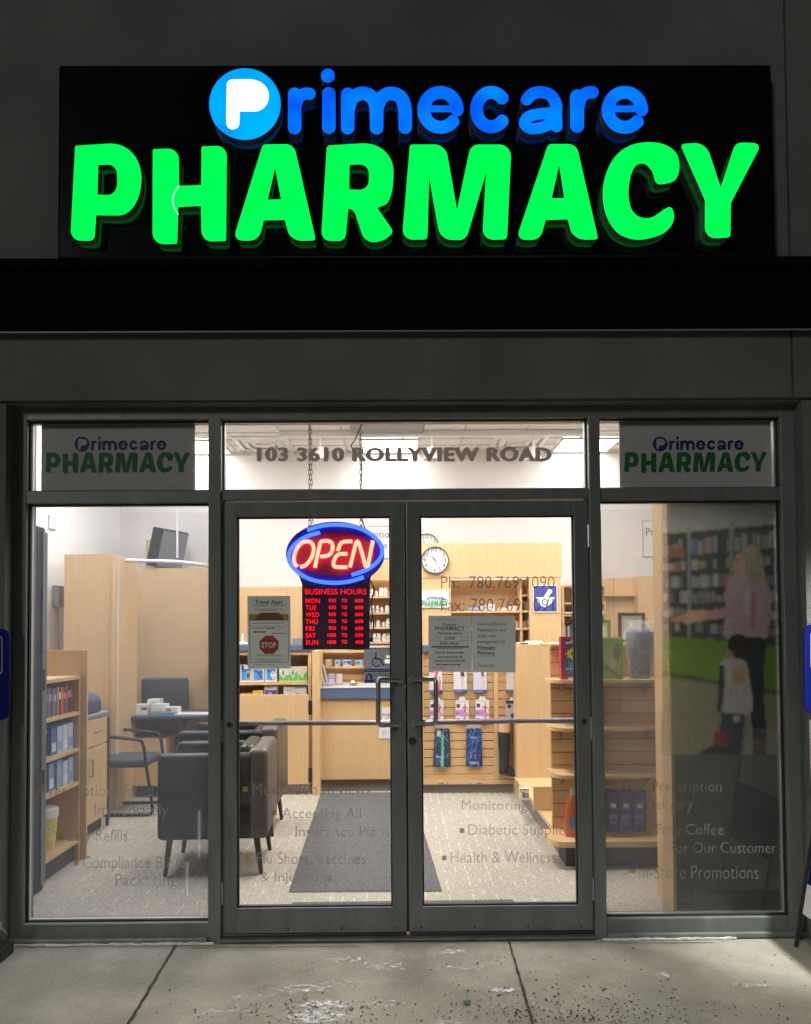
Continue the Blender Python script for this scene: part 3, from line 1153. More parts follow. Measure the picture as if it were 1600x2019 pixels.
# transom logo panels, standing behind the glass
for i, (a0, a1, lx0, lx1, ly0, ly1, lab) in enumerate(((82, 385, 90, 375, 861, 934, 'white shop logo panel in the transom above the hazy chair window'), (1222, 1521, 1231, 1513, 861, 933, 'white shop logo panel in the transom above the poster window'))):
    T = thing('window_sign', lab, 'sign', (at((a0 + a1) / 2, 960, 0.07).x, 0.07, 2.21), 'white logo panels in the side transoms')
    MB().pbox(a0, a1, 815, 978, 0.068, 0.006).build('panel', mat('white_sign_board', (0.60, 0.565, 0.55), 0.7, noise=0.05, nscale=4), T)
    logo(T, lx0, lx1, ly0, ly1, 0.0665, (PR_GREEN, PR_BLUE, mat('white_print', (0.6, 0.57, 0.55), 0.6)))

# blue wall plates at both edges, A-frame board, small base at the left corner
for px0, px1, py0, py1, lab in ((-64, 18, 1240, 1419, 'blue rounded wall plate on the stucco left of the shop window'), (1586, 1668, 1231, 1405, 'blue rounded wall plate on the stucco right of the poster window')):
    T = thing('wall_plate', lab, 'sign', tuple(at((px0 + px1) / 2, py1, W0)), 'blue plates on the wall')
    R = 14
    out = rounded([(px0, py0, R), (px1, py0, R), (px1, py1, R), (px0, py1, R)])
    MB().solid([out], W0 - 0.012, W0 - 0.004).build('plate', mat('sign_blue', (0.003, 0.007, 0.11), 0.6, spec=0.1), T)
    q = 13
    o1 = rounded([(px0 + q, py0 + q, 8), (px1 - q, py0 + q, 8), (px1 - q, py0 + 90, 8), (px0 + q, py0 + 90, 8)])
    o2 = rounded([(px0 + q + 1.3, py0 + q + 1.3, 7), (px1 - q - 1.3, py0 + q + 1.3, 7), (px1 - q - 1.3, py0 + 88.7, 7), (px0 + q + 1.3, py0 + 88.7, 7)])
    MB().flat([o1, o2], W0 - 0.0126).build('border_line', mat('pale_line', (0.5, 0.52, 0.6), 0.5), T)
T = thing('sandwich_board', 'black framed folding pavement board with white and blue face leaning at the right wall', 'pavement sign', (2.1, -0.35, 0))
for sgn in (1, -1):
    xa, xb = (1.865, 2.04) if sgn == 1 else (2.24, 2.065)
    for Y in (-0.13, -0.66):
        MB().tube([(xa, Y, 0), (xb, Y, 0.98)], 0.011, 6).build('leg', BLACKP, T)
    k = lambda z: xa + (xb - xa) * z / 0.98
    mb = MB()
    nx = 0.012 * sgn
    mb.add([(k(.16), -0.145, .16), (k(.16), -0.645, .16), (k(.93), -0.645, .93), (k(.93), -0.145, .93), (k(.16) + nx, -0.145, .16), (k(.16) + nx, -0.645, .16), (k(.93) + nx, -0.645, .93), (k(.93) + nx, -0.145, .93)],
           [(0, 1, 2, 3), (7, 6, 5, 4), (0, 4, 5, 1), (1, 5, 6, 2), (2, 6, 7, 3), (3, 7, 4, 0)])
    o = mb.build('board', mat('white_coroplast', (0.7, 0.7, 0.7), 0.5), T)
    e = -0.002 * sgn
    MB().add([(k(.30) + e, -0.15, .30), (k(.30) + e, -0.64, .30), (k(.62) + e, -0.64, .62), (k(.62) + e, -0.15, .62)], [(0, 1, 2, 3)]).build('blue_stripe', MATS['sign_blue'], o)
a = at(-8, 1855, -0.16)
T = thing('corner_stand', 'low black base with crumpled clear wrapping at the foot of the left wall', 'stand', (a.x - 0.06, -0.16, 0))
MB().box(a.x - 0.2, at(17, 1840, -0.16).x, -0.24, -0.10, 0.0, 0.058, 0.006).build('base', BLACKP, T)
mb = MB()
for q in range(26):
    c0 = Vector((a.x + random.uniform(-0.1, 0.035), random.uniform(-0.2, -0.11), random.uniform(0.06, 0.16)))
    d = [Vector((random.uniform(-1, 1), random.uniform(-1, 1), random.uniform(-1, 1))) * 0.035 for _ in range(3)]
    mb.add([c0 + x for x in d], [(0, 1, 2)], random.choice([(0.5, 0.5, 0.45), (0.12, 0.11, 0.08), (0.3, 0.33, 0.2)]))
mb.build('crumpled_wrapping', printed('crumpled_foil', 0.25), T)

# ------------------------------------------------------------------ the room behind the glass
X0, X1, YB, HC = -3.05, 4.2, 4.91, 3.5


def carpet():
    M = bpy.data.materials.new('flecked_carpet')
    M.use_nodes = True
    t = M.node_tree
    b = t.nodes['Principled BSDF']
    b.inputs['Roughness'].default_value = 0.95
    b.inputs['Specular IOR Level'].default_value = 0.1
    tc = t.nodes.new('ShaderNodeTexCoord')
    n = t.nodes.new('ShaderNodeTexNoise'); n.inputs['Scale'].default_value = 130; n.inputs['Detail'].default_value = 3
    t.links.new(tc.outputs['Object'], n.inputs['Vector'])
    r = t.nodes.new('ShaderNodeMapRange'); r.inputs['From Min'].default_value = 0.32; r.inputs['From Max'].default_value = 0.68
    t.links.new(n.outputs[0], r.inputs[0])
    mx = t.nodes.new('ShaderNodeMix'); mx.data_type = 'RGBA'
    mx.inputs['A'].default_value = (0.24, 0.21, 0.165, 1)
    mx.inputs['B'].default_value = (0.50, 0.46, 0.39, 1)
    t.links.new(r.outputs[0], mx.inputs['Factor'])
    # pale woven dashes running into the shop
    sx = t.nodes.new('ShaderNodeSeparateXYZ')
    t.links.new(tc.outputs['Object'], sx.inputs[0])

    def math_(op, a, bb=None):
        q = t.nodes.new('ShaderNodeMath'); q.operation = op
        for i, v in enumerate((a, bb)):
            if v is None: continue
            if isinstance(v, (int, float)): q.inputs[i].default_value = v
            else: t.links.new(v, q.inputs[i])
        return q.outputs[0]
    u = math_('MULTIPLY', sx.outputs[0], 15.0)
    col = math_('FLOOR', u)
    wn0 = t.nodes.new('ShaderNodeTexWhiteNoise'); wn0.noise_dimensions = '1D'
    t.links.new(col, wn0.inputs['W'])
    v = math_('ADD', math_('MULTIPLY', sx.outputs[1], 9.0), math_('MULTIPLY', wn0.outputs[0], 9.0))
    row = math_('FLOOR', v)
    cb = t.nodes.new('ShaderNodeCombineXYZ')
    t.links.new(col, cb.inputs[0]); t.links.new(row, cb.inputs[1])
    wn = t.nodes.new('ShaderNodeTexWhiteNoise'); wn.noise_dimensions = '2D'
    t.links.new(cb.outputs[0], wn.inputs['Vector'])
    on = math_('GREATER_THAN', wn.outputs[0], 0.58)
    line = math_('LESS_THAN', math_('ABSOLUTE', math_('SUBTRACT', math_('FRACT', u), 0.5)), 0.075)
    seg = math_('LESS_THAN', math_('ABSOLUTE', math_('SUBTRACT', math_('FRACT', v), 0.5)), 0.36)
    d = math_('MULTIPLY', math_('MULTIPLY', on, line), math_('MULTIPLY', seg, 0.6))
    m2 = t.nodes.new('ShaderNodeMix'); m2.data_type = 'RGBA'
    t.links.new(d, m2.inputs['Factor'])
    t.links.new(mx.outputs['Result'], m2.inputs['A'])
    m2.inputs['B'].default_value = (0.58, 0.53, 0.45, 1)
    t.links.new(m2.outputs['Result'], b.inputs['Base Color'])
    return M


structure(MB().box(X0, X1, 0.0605, YB, -0.1, 0.012).build('floor', carpet()))
mb = MB()
mb.box(X0 - 0.15, X0, W1, YB + 0.15, -0.1, 3.9)
mb.box(X1, X1 + 0.15, W1, YB + 0.15, -0.1, 3.9)
mb.box(X0, X1, YB, YB + 0.15, -0.1, 3.9)
mb.build('interior_wall', WALLW, BLD)
MB().box(X0 + 0.002, X1 - 0.002, YB - 0.03, YB - 0.001, 0.02, at(800, 1008, YB).z).build('wall_lining', mat('lining_paint', (0.74, 0.70, 0.675), 0.8, noise=0.02, nscale=2), BLD)
MB().box(XL, XR, 0.116, W1, ZT + 0.001, ZT + 0.03).build('window_head', WALLW, BLD)

CEIL = mat('ceiling_tile', (0.83, 0.82, 0.80), 0.95, noise=0.03, nscale=3, bump=0.3, bscale=120)
MB().box(X0 - 0.1, X1 + 0.1, W1, YB + 0.1, HC, HC + 0.1).build('ceiling', CEIL, BLD)
MB().box(X0, X1, 0.118, W1 + 0.0, HC, HC + 0.1).build('ceiling', CEIL, BLD)
mb = MB()
for y in (3.76, 4.05, 4.34, 4.63, 3.15, 2.54, 1.93, 1.32, 0.71):
    mb.box(X0, X1, y - 0.011, y + 0.011, HC - 0.006, HC - 0.0005)
x = -2.995
while x < X1:
    mb.box(x - 0.011, x + 0.011, W1, YB, HC - 0.0062, HC - 0.0007)
    x += 0.61
mb.build('ceiling_grid', mat('grid_white', (0.62, 0.60, 0.58), 0.6), BLD)

E_PANEL = emission('lit_diffuser', (29.0, 28.6, 28.0))
E_BACK = emission('lit_back_diffuser', (9.5, 9.4, 9.3))
GRP = 'ceiling light panels'
def troffer(lab, xc, yc, sx, sy, em=None):
    T = thing('ceiling_light', lab, 'ceiling light', (xc, yc, HC - 0.03), GRP)
    mb = MB()
    t = 0.022
    zf0, zf1 = HC - 0.032, HC - 0.008
    mb.box(xc - sx, xc - sx + t, yc - sy, yc + sy, zf0, zf1)
    mb.box(xc + sx - t, xc + sx, yc - sy, yc + sy, zf0, zf1)
    mb.box(xc - sx + t, xc + sx - t, yc - sy, yc - sy + t, zf0, zf1)
    mb.box(xc - sx + t, xc + sx - t, yc + sy - t, yc + sy, zf0, zf1)
    mb.build('frame', MATS['grid_white'], T)
    MB().box(xc - sx + t + .001, xc + sx - t - .001, yc - sy + t + .001, yc + sy - t - .001, HC - 0.027, HC - 0.010).build('diffuser', em or E_PANEL, T)
    return T


for xc, lab in ((-2.13, 'lit square ceiling panel by the back wall, left of the address lettering'), (-0.08, 'lit square ceiling panel by the back wall above the ROLLYVIEW lettering'), (2.0, 'lit square ceiling panel by the back wall near the right transom bar')):
    troffer(lab, xc, 4.58, 0.31, 0.30, E_BACK)
for yc, w_ in ((2.9, 'middle'), (1.2, 'front')):
    for xc in (-2.13, -0.08, 2.0):
        troffer('lit ceiling panel in the ' + w_ + ' row above the shop floor', xc, yc, 0.30, 0.60)
for px0, px1, lab in ((690, 838, 'grey unlit ceiling grille in front of the lit panel above the doors'),):
    a, b_ = at(px0, 840, 3.75), at(px1, 840, 3.75)
    T = thing('ceiling_grille', lab, 'vent', ((a.x + b_.x) / 2, 3.85, HC - 0.02))
    MB().box(a.x, b_.x, 3.62, 4.10, HC - 0.02, HC - 0.007).build('grille_frame', mat('grey_grille', (0.36, 0.37, 0.40), 0.6), T)
    mb = MB()
    for q in range(9): mb.box(a.x + 0.02, b_.x - 0.02, 3.65 + q * 0.05, 3.675 + q * 0.05, HC - 0.03, HC - 0.0205)
    mb.build('slats', mat('grey_grille_slat', (0.45, 0.46, 0.48), 0.6), T)
for px0, px1, lab in ((468, 575, 'white square ceiling air vent left of the hanging chains'), (960, 1082, 'white square ceiling air vent above ROAD in the address')):
    a, b_ = at(px0, 880, 4.55).x, at(px1, 880, 4.55).x
    a, b_ = a, b_
    xc, s_ = (a + b_) / 2, 0.29
    T = thing('ceiling_vent', lab, 'vent', (xc, 4.5, HC - 0.05), 'ceiling air vents')
    mb = MB()
    for q in range(3):
        r0, r1 = s_ - q * 0.085, s_ - q * 0.085 - 0.06
        h0, h1 = HC - 0.008 - q * 0.003, HC - 0.022 - q * 0.003
        vs = [(xc + sx * r0, 4.5 + sy * r0, h0) for sx, sy in ((-1, -1), (1, -1), (1, 1), (-1, 1))] + [(xc + sx * r1, 4.5 + sy * r1, h1) for sx, sy in ((-1, -1), (1, -1), (1, 1), (-1, 1))]
        mb.add(vs, [(k, (k + 1) % 4, 4 + (k + 1) % 4, 4 + k) for k in range(4)])
    mb.build('vent_cone', mat('vent_white', (0.8, 0.8, 0.79), 0.5), T)
    MB().box(xc - .07, xc + .07, 4.43, 4.57, HC - 0.034, HC - 0.030).build('vent_plate', MATS['vent_white'], T)
T = thing('track_light', 'white ceiling track rail with three drop spotlights behind the address lettering', 'track light', (0.2, 4.05, HC - 0.05))
a, b_ = at(553, 858, 4.0), at(1158, 856, 4.0)
MB().box(a.x, b_.x, 3.98, 4.015, a.z - 0.018, HC - 0.007).build('rail', mat('track_white', (0.85, 0.84, 0.82), 0.5), T)
for px in (632, 852, 1052):
    h = at(px, 895, 4.0)
    o = MB().tube([(h.x, 4.0, a.z - 0.02), (h.x, 4.0, h.z + 0.05)], 0.010, 6).build('spotlight', MATS['track_white'], T)
    mb = MB().lathe([(0.018, 0.075), (0.045, 0.06), (0.058, 0.0), (0.085, -0.055), (0.078, -0.058), (0.05, -0.02)], (h.x, 4.0, h.z), 16)
    mb.build('shade', MATS['track_white'], o)

# ------------------------------------------------------------------ floor mats
MAT_R = mat('ribbed_charcoal_mat', (0.092, 0.092, 0.096), 0.95, noise=0.35, nscale=90, stretch=(1, 0.25, 1), bump=0.6, bscale=120)
def floor_mat(q, lab, z=0.012):
    mb = MB()
    h = 0.008
    vs = [(x, y, z + 0.0005) for x, y in q] + [(x + (sum(p[0] for p in q) / 4 - x) * .012, y + (sum(p[1] for p in q) / 4 - y) * .012, z + h) for x, y in q]
    mb.add(vs, [(4, 5, 6, 7), (0, 1, 5, 4), (1, 2, 6, 5), (2, 3, 7, 6), (3, 0, 4, 7)])
    tag(mb.build('floor_mat', MAT_R), lab, 'floor mat', 'charcoal entrance mats')


floor_mat([(-.643, .70), (.238, .69), (.11, 3.57), (-.735, 3.57)], 'long charcoal ribbed mat running from the doors to the counter')
floor_mat([(-.66, .13), (.66, .13), (.62, .53), (-.60, .515)], 'narrow charcoal mat strip just inside the door sills')

# ------------------------------------------------------------------ small goods
def carton(name, lab, cat, px0, px1, py0, py1, Y, depth, fn, side=(0.6, 0.6, 0.6), group=None, nx=14, ny=18, parent=None):
    x0, x1, z0, z1 = rect(px0, px1, py0, py1, Y)
    mb = MB().box(x0, x1, Y + 0.0006, Y + depth, z0, z1, col=tuple(side))
    P = Paint(0, 1, 0, 1, nx, ny, side)
    fn(P)
    P.grid(mb, lambda u, v: (x0 + (x1 - x0) * u, Y, z1 + (z0 - z1) * v))
    o = mb.build(name, PRINT, parent)
    if parent is None: tag(o, lab, cat, group)
    return o


def bottle_mb(x, y, z, h, r, col=(0.72, 0.70, 0.66), cap=(0.78, 0.77, 0.75), band=None):
    mb = MB()
    mb.lathe([(r * .95, 0), (r, .02 * h), (r, .25 * h)], (x, y, z), 12, col=col)
    mb.lathe([(r * 1.01, .22 * h), (r * 1.01, .62 * h)], (x, y, z), 12, col=band or (0.55, 0.56, 0.55))
    mb.lathe([(r, .6 * h), (r, .68 * h), (r * .66, .78 * h)], (x, y, z), 12, col=col)
    mb.lathe([(r * .74, .77 * h), (r * .76, .98 * h), (r * .7, h)], (x, y, z), 12, col=cap)
    return mb


# ------------------------------------------------------------------ left side: bookcase, cabinets, desk
T = thing('bookcase', 'maple open bookcase of four shelves behind the hazy window', 'bookcase', (-2.3, 1.13, 0.012))
bx0, bx1, by0, by1 = -2.47, -2.12, 0.84, 1.43
mb = MB()
MB().box(bx0, bx0 + 0.02, by0, by1, 0.012, 1.40).build('back_panel', WOOD, T)
for ya, yb in ((by0, by0 + .022), (by1 - .022, by1)):
    MB().box(bx0 + .0205, bx1, ya, yb, 0.012, 1.235).build('side_panel', WOODD, T)
SHZ = (0.15, 0.53, 0.75, 0.99, 1.225)
for z in SHZ:
    MB().box(bx0 + .0205, bx1 - 0.002, by0 + .0225, by1 - .0225, z - 0.022, z).build('shelf', WOOD, T)
MB().box(bx0 + .03, bx1 - 0.03, by0 + .0225, by1 - .0225, 0.012, 0.127).build('kickboard', DKICK, T)

SPINES = [((0.05, 0.05, 0.09), 'dark navy book at the near end of the top bookcase shelf'), ((0.10, 0.11, 0.17), 'slate blue book second from the near end of the bookcase shelf'), ((0.06, 0.05, 0.10), 'thin black violet book on the top bookcase shelf'),
          ((0.14, 0.13, 0.20), 'grey blue book on the top bookcase shelf beside a thin violet one'), ((0.08, 0.06, 0.12), 'dark purple book on the top bookcase shelf'), ((0.20, 0.17, 0.22), 'pale mauve book in the middle of the book row'),
          ((0.16, 0.07, 0.09), 'maroon book right of the pale mauve one'), ((0.30, 0.24, 0.25), 'light grey book before the orange ones'), ((0.45, 0.09, 0.03), 'bright orange red book, first of the orange pair'),
          ((0.38, 0.06, 0.02), 'deeper orange red book, second of the orange pair'), ((0.14, 0.06, 0.08), 'wine coloured book past the orange pair'), ((0.30, 0.05, 0.04), 'red book near the far end of the row'), ((0.10, 0.05, 0.08), 'dark plum book at the far end of the row')]
y = by0 + 0.06
for i, (c_, lab) in enumerate(SPINES):
    th_, h = random.uniform(0.028, 0.042), random.uniform(0.165, 0.195)
    mb = MB().box(bx0 + .12, bx1 - 0.03 - random.uniform(0, .012), y, y + th_ - 0.002, SHZ[3], SHZ[3] + h, 0.003, col=c_)
    mb.box(bx1 - 0.029, bx1 - 0.0285, y + .006, y + th_ - .008, SHZ[3] + h * .55, SHZ[3] + h * .8, col=tuple(min(1, q * 2.5 + .08) for q in c_))
    tag(mb.build('book', PRINT), lab, 'book', 'books on the bookcase')
    y += th_
for sh, ys, hs, cs in ((2, (1.06, 1.15, 1.235, 1.32), (.165, .165, .168, .17), ((.06, .13, .33), (.45, .53, .66), (.5, .58, .7), (.48, .55, .68))),
                       (1, (1.03, 1.15, 1.24, 1.33), (.175, .178, .155, .165), ((.16, .30, .48), (.30, .42, .56), (.55, .58, .68), (.40, .50, .66)))):
    for i, (yy, h, c_) in enumerate(zip(ys, hs, cs)):
        nm = ('first', 'second', 'third', 'last')[i]
        d = 0.075
        mb = MB().box(bx0 + .1, bx1 - 0.035, yy, yy + d, SHZ[sh], SHZ[sh] + h, 0.002, col=c_)
        mb.box(bx1 - .0345, bx1 - .034, yy + .01, yy + d - .01, SHZ[sh] + .02, SHZ[sh] + h * .45, col=(.2, .35, .6) if i % 2 else (.7, .72, .75))
        tag(mb.build('carton', PRINT), '%s pale blue carton from the doorway end on the %s bookcase shelf' % (nm, 'middle' if sh == 2 else 'second lowest'), 'carton', 'cartons on the bookcase')
mb = MB()
for q in range(9):
    mb.lathe([(0.004, -.02), (0.02, -.01), (0.022, 0.01), (0.008, .02)], (bx1 - .06 + random.uniform(-.02, .02), .90 + random.uniform(-.03, .08), SHZ[2] + .03 + .018 * q), 7, col=random.choice([(.6, .5, .48), (.7, .66, .62), (.4, .2, .2)]))
tag(mb.build('trinket', PRINT), 'cluster of small pink and white ornaments on the bookcase shelf', 'ornament')
mb = MB()
for q in range(5):
    mb.lathe([(0.004, -.03), (0.03, -.015), (0.03, 0.012), (0.01, .03)], (bx1 - .06 + random.uniform(-.01, .01), .93 + random.uniform(-.02, .03), SHZ[1] + .035 + .022 * q), 8, col=random.choice([(.5, .28, .18), (.6, .5, .4), (.65, .62, .58)]))
tag(mb.build('stuffed_toy', PRINT), 'small brown and cream plush toy on the bookcase shelf', 'toy')
MB().box(-2.60, -2.08, 1.435, 1.456, .012, 1.395, .002).build('end_panel', WOOD, T)
T = thing('pail', 'yellow pail with white lid on the bottom bookcase shelf', 'pail', (-2.26, 1.17, SHZ[0]))
MB().lathe([(0.075, 0), (0.092, .20)], (-2.26, 1.18, SHZ[0]), 20).build('body', mat('yellow_pail', (0.62, 0.50, 0.14), 0.5), T)
MB().lathe([(0.096, .20), (0.098, .25), (0.09, .256)], (-2.26, 1.18, SHZ[0]), 20).build('lid', WHITEP, T)
mb = MB()
for q in range(40):
    a = random.uniform(0, 6.28)
    c0 = Vector((-2.2 + random.uniform(-.05, .05), .96 + random.uniform(-.07, .07), SHZ[0] + random.uniform(.0, .26)))
    d = [Vector((random.uniform(-1, 1), random.uniform(-1, 1), random.uniform(-.2, 1))) * 0.045 for _ in range(3)]
    if min((c0 + x).z for x in d) < SHZ[0]: continue
    mb.add([c0 + x for x in d], [(0, 1, 2)], random.choice([(0.6, .58, .5), (.3, .33, .4), (.6, .5, .15), (.5, .5, .48)]))
tag(mb.build('snack_bag', printed('glossy_foil', 0.3)), 'crumpled silver and yellow bag leaning on the pail', 'bag')

T = thing('tall_cabinet', 'tall dark grey metal cabinet close behind the left window edge', 'cabinet', (-2.4, .5, .012))
MB().box(-2.62, -2.085, .20, .80, .012, 2.13, .012).build('body', mat('dark_grey_cabinet', (0.028, 0.031, 0.038), 0.6, spec=0.2, noise=0.1), T)
MB().box(-2.082, -2.072, .74, .80, .06, 2.10, .003).build('door_edge', mat('pale_cabinet_edge', (0.14, 0.14, 0.15), 0.4), T)
for zz in (1.30, 0.72):
    MB().tube([(-2.07, .70, zz), (-2.045, .70, zz), (-2.045, .70, zz - .12), (-2.07, .70, zz - .12)], .007, 6).build('handle', DARK_STEEL, T)

T = thing('base_cabinet', 'maple base cabinet with wire pulls and grey counter along the left', 'cabinet', (-2.5, 1.93, .012))
MB().box(-2.80, -2.285, 1.46, 2.35, .10, .875).build('body', WOOD, T)
MB().box(-2.80, -2.31, 1.47, 2.34, .012, .0995).build('kickboard', DKICK, T)
MB().box(-2.82, -2.265, 1.45, 2.37, .876, .905, .004).build('countertop', mat('grey_counter', (0.28, 0.28, 0.29), 0.5, noise=.1, nscale=50), T)
for ya, yb in ((1.47, 1.90), (1.91, 2.34)):
    d = MB().box(-2.2845, -2.268, ya, yb, .11, .66, .002).build('door', WOOD, T)
    yy = yb - .07 if ya < 1.6 else ya + .07
    MB().tube([(-2.268, yy, .58), (-2.24, yy, .58), (-2.24, yy, .46), (-2.268, yy, .46)], .006, 6).build('handle', STEEL, d)
    d = MB().box(-2.2845, -2.268, ya, yb, .67, .865, .002).build('drawer', WOOD, T)
    MB().tube([(-2.268, (ya + yb) / 2 - .05, .77), (-2.245, (ya + yb) / 2 - .05, .77), (-2.245, (ya + yb) / 2 + .05, .77), (-2.268, (ya + yb) / 2 + .05, .77)], .006, 6).build('handle', STEEL, d)
MB().box(-2.283, -2.262, 2.352, 2.375, .02, .86).build('end_strip', DKICK, T)
mb = MB()
out = rounded([(-2.60, .906, .01), (-2.285, .906, .02), (-2.285, 1.06, .12), (-2.60, 1.06, .04)])
mb2 = MB()
for i, p in enumerate(out): pass
n = len(out)
vs = [(p[0], 1.95, p[1]) for p in out] + [(p[0], 2.25, p[1]) for p in out]
mb2.add(vs, [tuple(range(n)), tuple(range(2 * n - 1, n - 1, -1))] + [(i, (i + 1) % n, n + (i + 1) % n, n + i) for i in range(n)], (1, 1, 1), True)
mb2.box(-2.60, -2.283, 1.948, 2.252, .955, .965)
tag(mb2.build('storage_bin', mat('navy_bin', (0.05, 0.065, 0.13), 0.45)), 'dark navy rounded bin on the grey base cabinet counter', 'bin')

T = thing('storage_cupboard', 'tall plain maple cupboard beside the white side wall', 'cupboard', (-2.7, 3.25, .012))
x0, x1, z0, z1 = rect(126, 222, 1093, 1500, 3.0)
MB().box(x0, x1, 3.0, 3.5, .012, z1).build('body', WOOD, T)
MB().box(x1 + .001, x1 + .045, 2.97, 3.52, .012, z1 - .012, .003).build('side_panel', WOOD, T)
a, b_ = at(240, 1120, 2.968), at(240, 1330, 2.968)
MB().box(x1 + .046, x1 + .058, 2.98, 3.0, .1, z1 - .10).build('edge_trim', mat('pale_edge', (.62, .58, .5), .5), T)
T = thing('partition_screen', 'wide plain maple partition behind the desk', 'partition', (-2.4, 4.35, .012))
x0, x1, z0, z1 = rect(243, 438, 1120, 1500, 4.30)
MB().box(x0, x1, 4.30, 4.34, .012, z1, .003).build('panel', mat('maple_partition', (0.58, 0.40, 0.22), 0.5, noise=.05, nscale=4, stretch=(9, 9, .6)), T)
MB().box(x0 - .035, x0 - .001, 4.29, 4.35, .012, z1 - .02, .003).build('post', mat('pale_post', (.62, .55, .44), .5), T)
T = thing('curtain_rail', 'white curved curtain rail hung from the ceiling over the desk area', 'curtain rail', (-1.9, 3.2, 2.0))
pts = [at(233, 1105, 3.2), at(330, 1107, 3.2), at(372, 1110, 3.25), at(398, 1114, 3.45), at(415, 1118, 3.9)]
MB().tube([tuple(p) for p in catmull(pts, 4)], [.017] * 17, 8).build('rail', mat('rail_white', (.66, .65, .64), .4), T)
h = at(350, 1100, 3.22)
MB().tube([(h.x, 3.22, h.z), (h.x, 3.22, HC - .005)], .010, 6).build('hanger_rod', MATS['rail_white'], T)
T = thing('wall_television', 'tilted black flat television on a bracket above the partition', 'television', tuple(at(335, 1118, 4.5)))
o = MB()
c_ = at(332, 1082, 4.45)
i0 = len(o.v)
o.box(-.07, .06, -.21, .21, -.20, .20, .012)
o.xform(Matrix.Translation(c_) @ Matrix.Rotation(math.radians(-24), 4, 'Z') @ Matrix.Rotation(math.radians(14), 4, 'Y'))
o.build('housing', mat('tv_grey', (.012, .012, .015), .5), T)
o = MB().box(.061, .064, -.195, .195, -.185, .185)
o.xform(Matrix.Translation(c_) @ Matrix.Rotation(math.radians(-24), 4, 'Z') @ Matrix.Rotation(math.radians(14), 4, 'Y'))
o.build('screen', mat('tv_screen_sheen', (.20, .20, .22), .15), T)  # reflection on the dark screen is painted in as grey
MB().tube([tuple(c_ + Vector((-.05, .05, -.05))), tuple(c_ + Vector((-.15, .2, -.1))), tuple(c_ + Vector((-.2, YB - c_.y - .03, -.1)))], .018, 6).build('bracket', BLACKP, T)
MB().tube([tuple(p) for p in catmull([c_ + Vector((-.05, 0, 0)), c_ + Vector((-.1, 0, .14)), c_ + Vector((-.18, .05, .16)), c_ + Vector((-.2, .3, .1))], 4)], .006, 5).build('cable', BLACKP, T)
x0, x1, z0, z1 = rect(288, 311, 1064, 1120, 4.62)
tag(MB().box(x0, x1, 4.62, 4.86, z0, z1, .004).build('mounting_block', WOOD), 'small maple board on the wall left of the tilted television', 'board')
h = at(104, 1175, 3.3)
T = thing('wall_unit', 'small grey wall unit with a thin reddish cord hanging down', 'wall unit', (X0 + .02, 3.3, 1.6))
MB().box(X0 + .001, X0 + .06, 3.15, 3.3, 1.74, 1.93, .006).build('body', mat('grey_unit', (.25, .25, .26), .5), T)
MB().tube([(X0 + .03, 3.2, 1.74), (X0 + .04, 3.21, 1.5), (X0 + .03, 3.23, 1.28), (X0 + .03, 3.2, 1.15)], .008, 5).build('cord', mat('reddish_cord', (.4, .22, .2), .5), T)
for q, (pz, lab) in enumerate(((2.42, 'small white plate with a dark button high on the side wall'), (1.03, 'square grey plate low on the side wall'))):
    tag(MB().box(X0 + .001, X0 + .016, 3.06, 3.2, pz, pz + .12, .004).build('wall_plate', mat('plate_grey%d' % q, ((.6, .6, .6), (.4, .4, .4))[q], .5)), lab, 'wall plate')

T = thing('desk', 'desk with dark blue top and maple legs behind the guest chair', 'desk', (-2.0, 3.7, .012))
dx0, dx1 = at(236, 1400, 3.35).x, -1.62
MB().box(dx0, dx1, 3.35, 4.02, .725, .755, .004).build('tabletop', mat('navy_desktop', (.045, .06, .10), .4), T)
for xx in (dx0 + .03, dx1 - .06):
    MB().box(xx, xx + .03, 3.40, 3.98, .012, .7245).build('leg', WOODD, T)
MB().box(dx0 + .061, dx1 - .061, 3.95, 3.97, .32, .7245).build('modesty_panel', WOODD, T)
MB().box(dx0 + .061, dx0 + .40, 3.42, 3.90, .12, .55).build('pedestal', WOOD, T)
for i, (pa, pb, ya, yb, Y, c_, lab) in enumerate(((262, 292, 1382, 1402, 3.5, (.70, .70, .70), 'low white box with a red band at the left of the desk top'), (291, 314, 1374, 1402, 3.6, (.66, .68, .62), 'upright cream box in the middle of the desk top'),
                                            (299, 326, 1381, 1402, 3.48, (.62, .70, .66), 'white box with green foot on the desk top'), (319, 350, 1387, 1402, 3.46, (.72, .70, .69), 'flat white and blue box at the right of the desk top'))):
    def f(P, i=i):
        if i == 0: P.rect(.55, .95, .3, .55, (.4, .05, .06))
        if i == 1: P.rect(.2, .8, .2, .5, (.5, .52, .48))
        if i == 2: P.rect(0, 1, .65, 1, (.25, .45, .3))
        if i == 3: P.rect(0, 1, .7, 1, (.1, .3, .5)); P.rect(.3, .6, .2, .5, (.6, .15, .12))
    x0, x1, z0, z1 = rect(pa, pb, ya, yb, Y)
    zz = .7555
    mb = MB().box(x0, x1, Y + .001, Y + .14, zz, zz + (z1 - z0), col=c_)
    P = Paint(0, 1, 0, 1, 12, 10, c_); f(P)
    P.grid(mb, lambda u, v: (x0 + (x1 - x0) * u, Y, zz + (z1 - z0) * (1 - v)))
    tag(mb.build('box', PRINT), lab, 'box', 'boxes on the desk')
q = at(250, 1398, 3.55)
tag(bottle_mb(q.x, 3.55, .7555, .15, .026, cap=(.7, .7, .7)).build('pump_bottle', PRINT), 'small white pump bottle at the left end of the desk', 'bottle')
MB_ = MB().box(-2.05, -1.72, 3.42, 3.62, .7555, .768, .002, col=(.72, .71, .7))
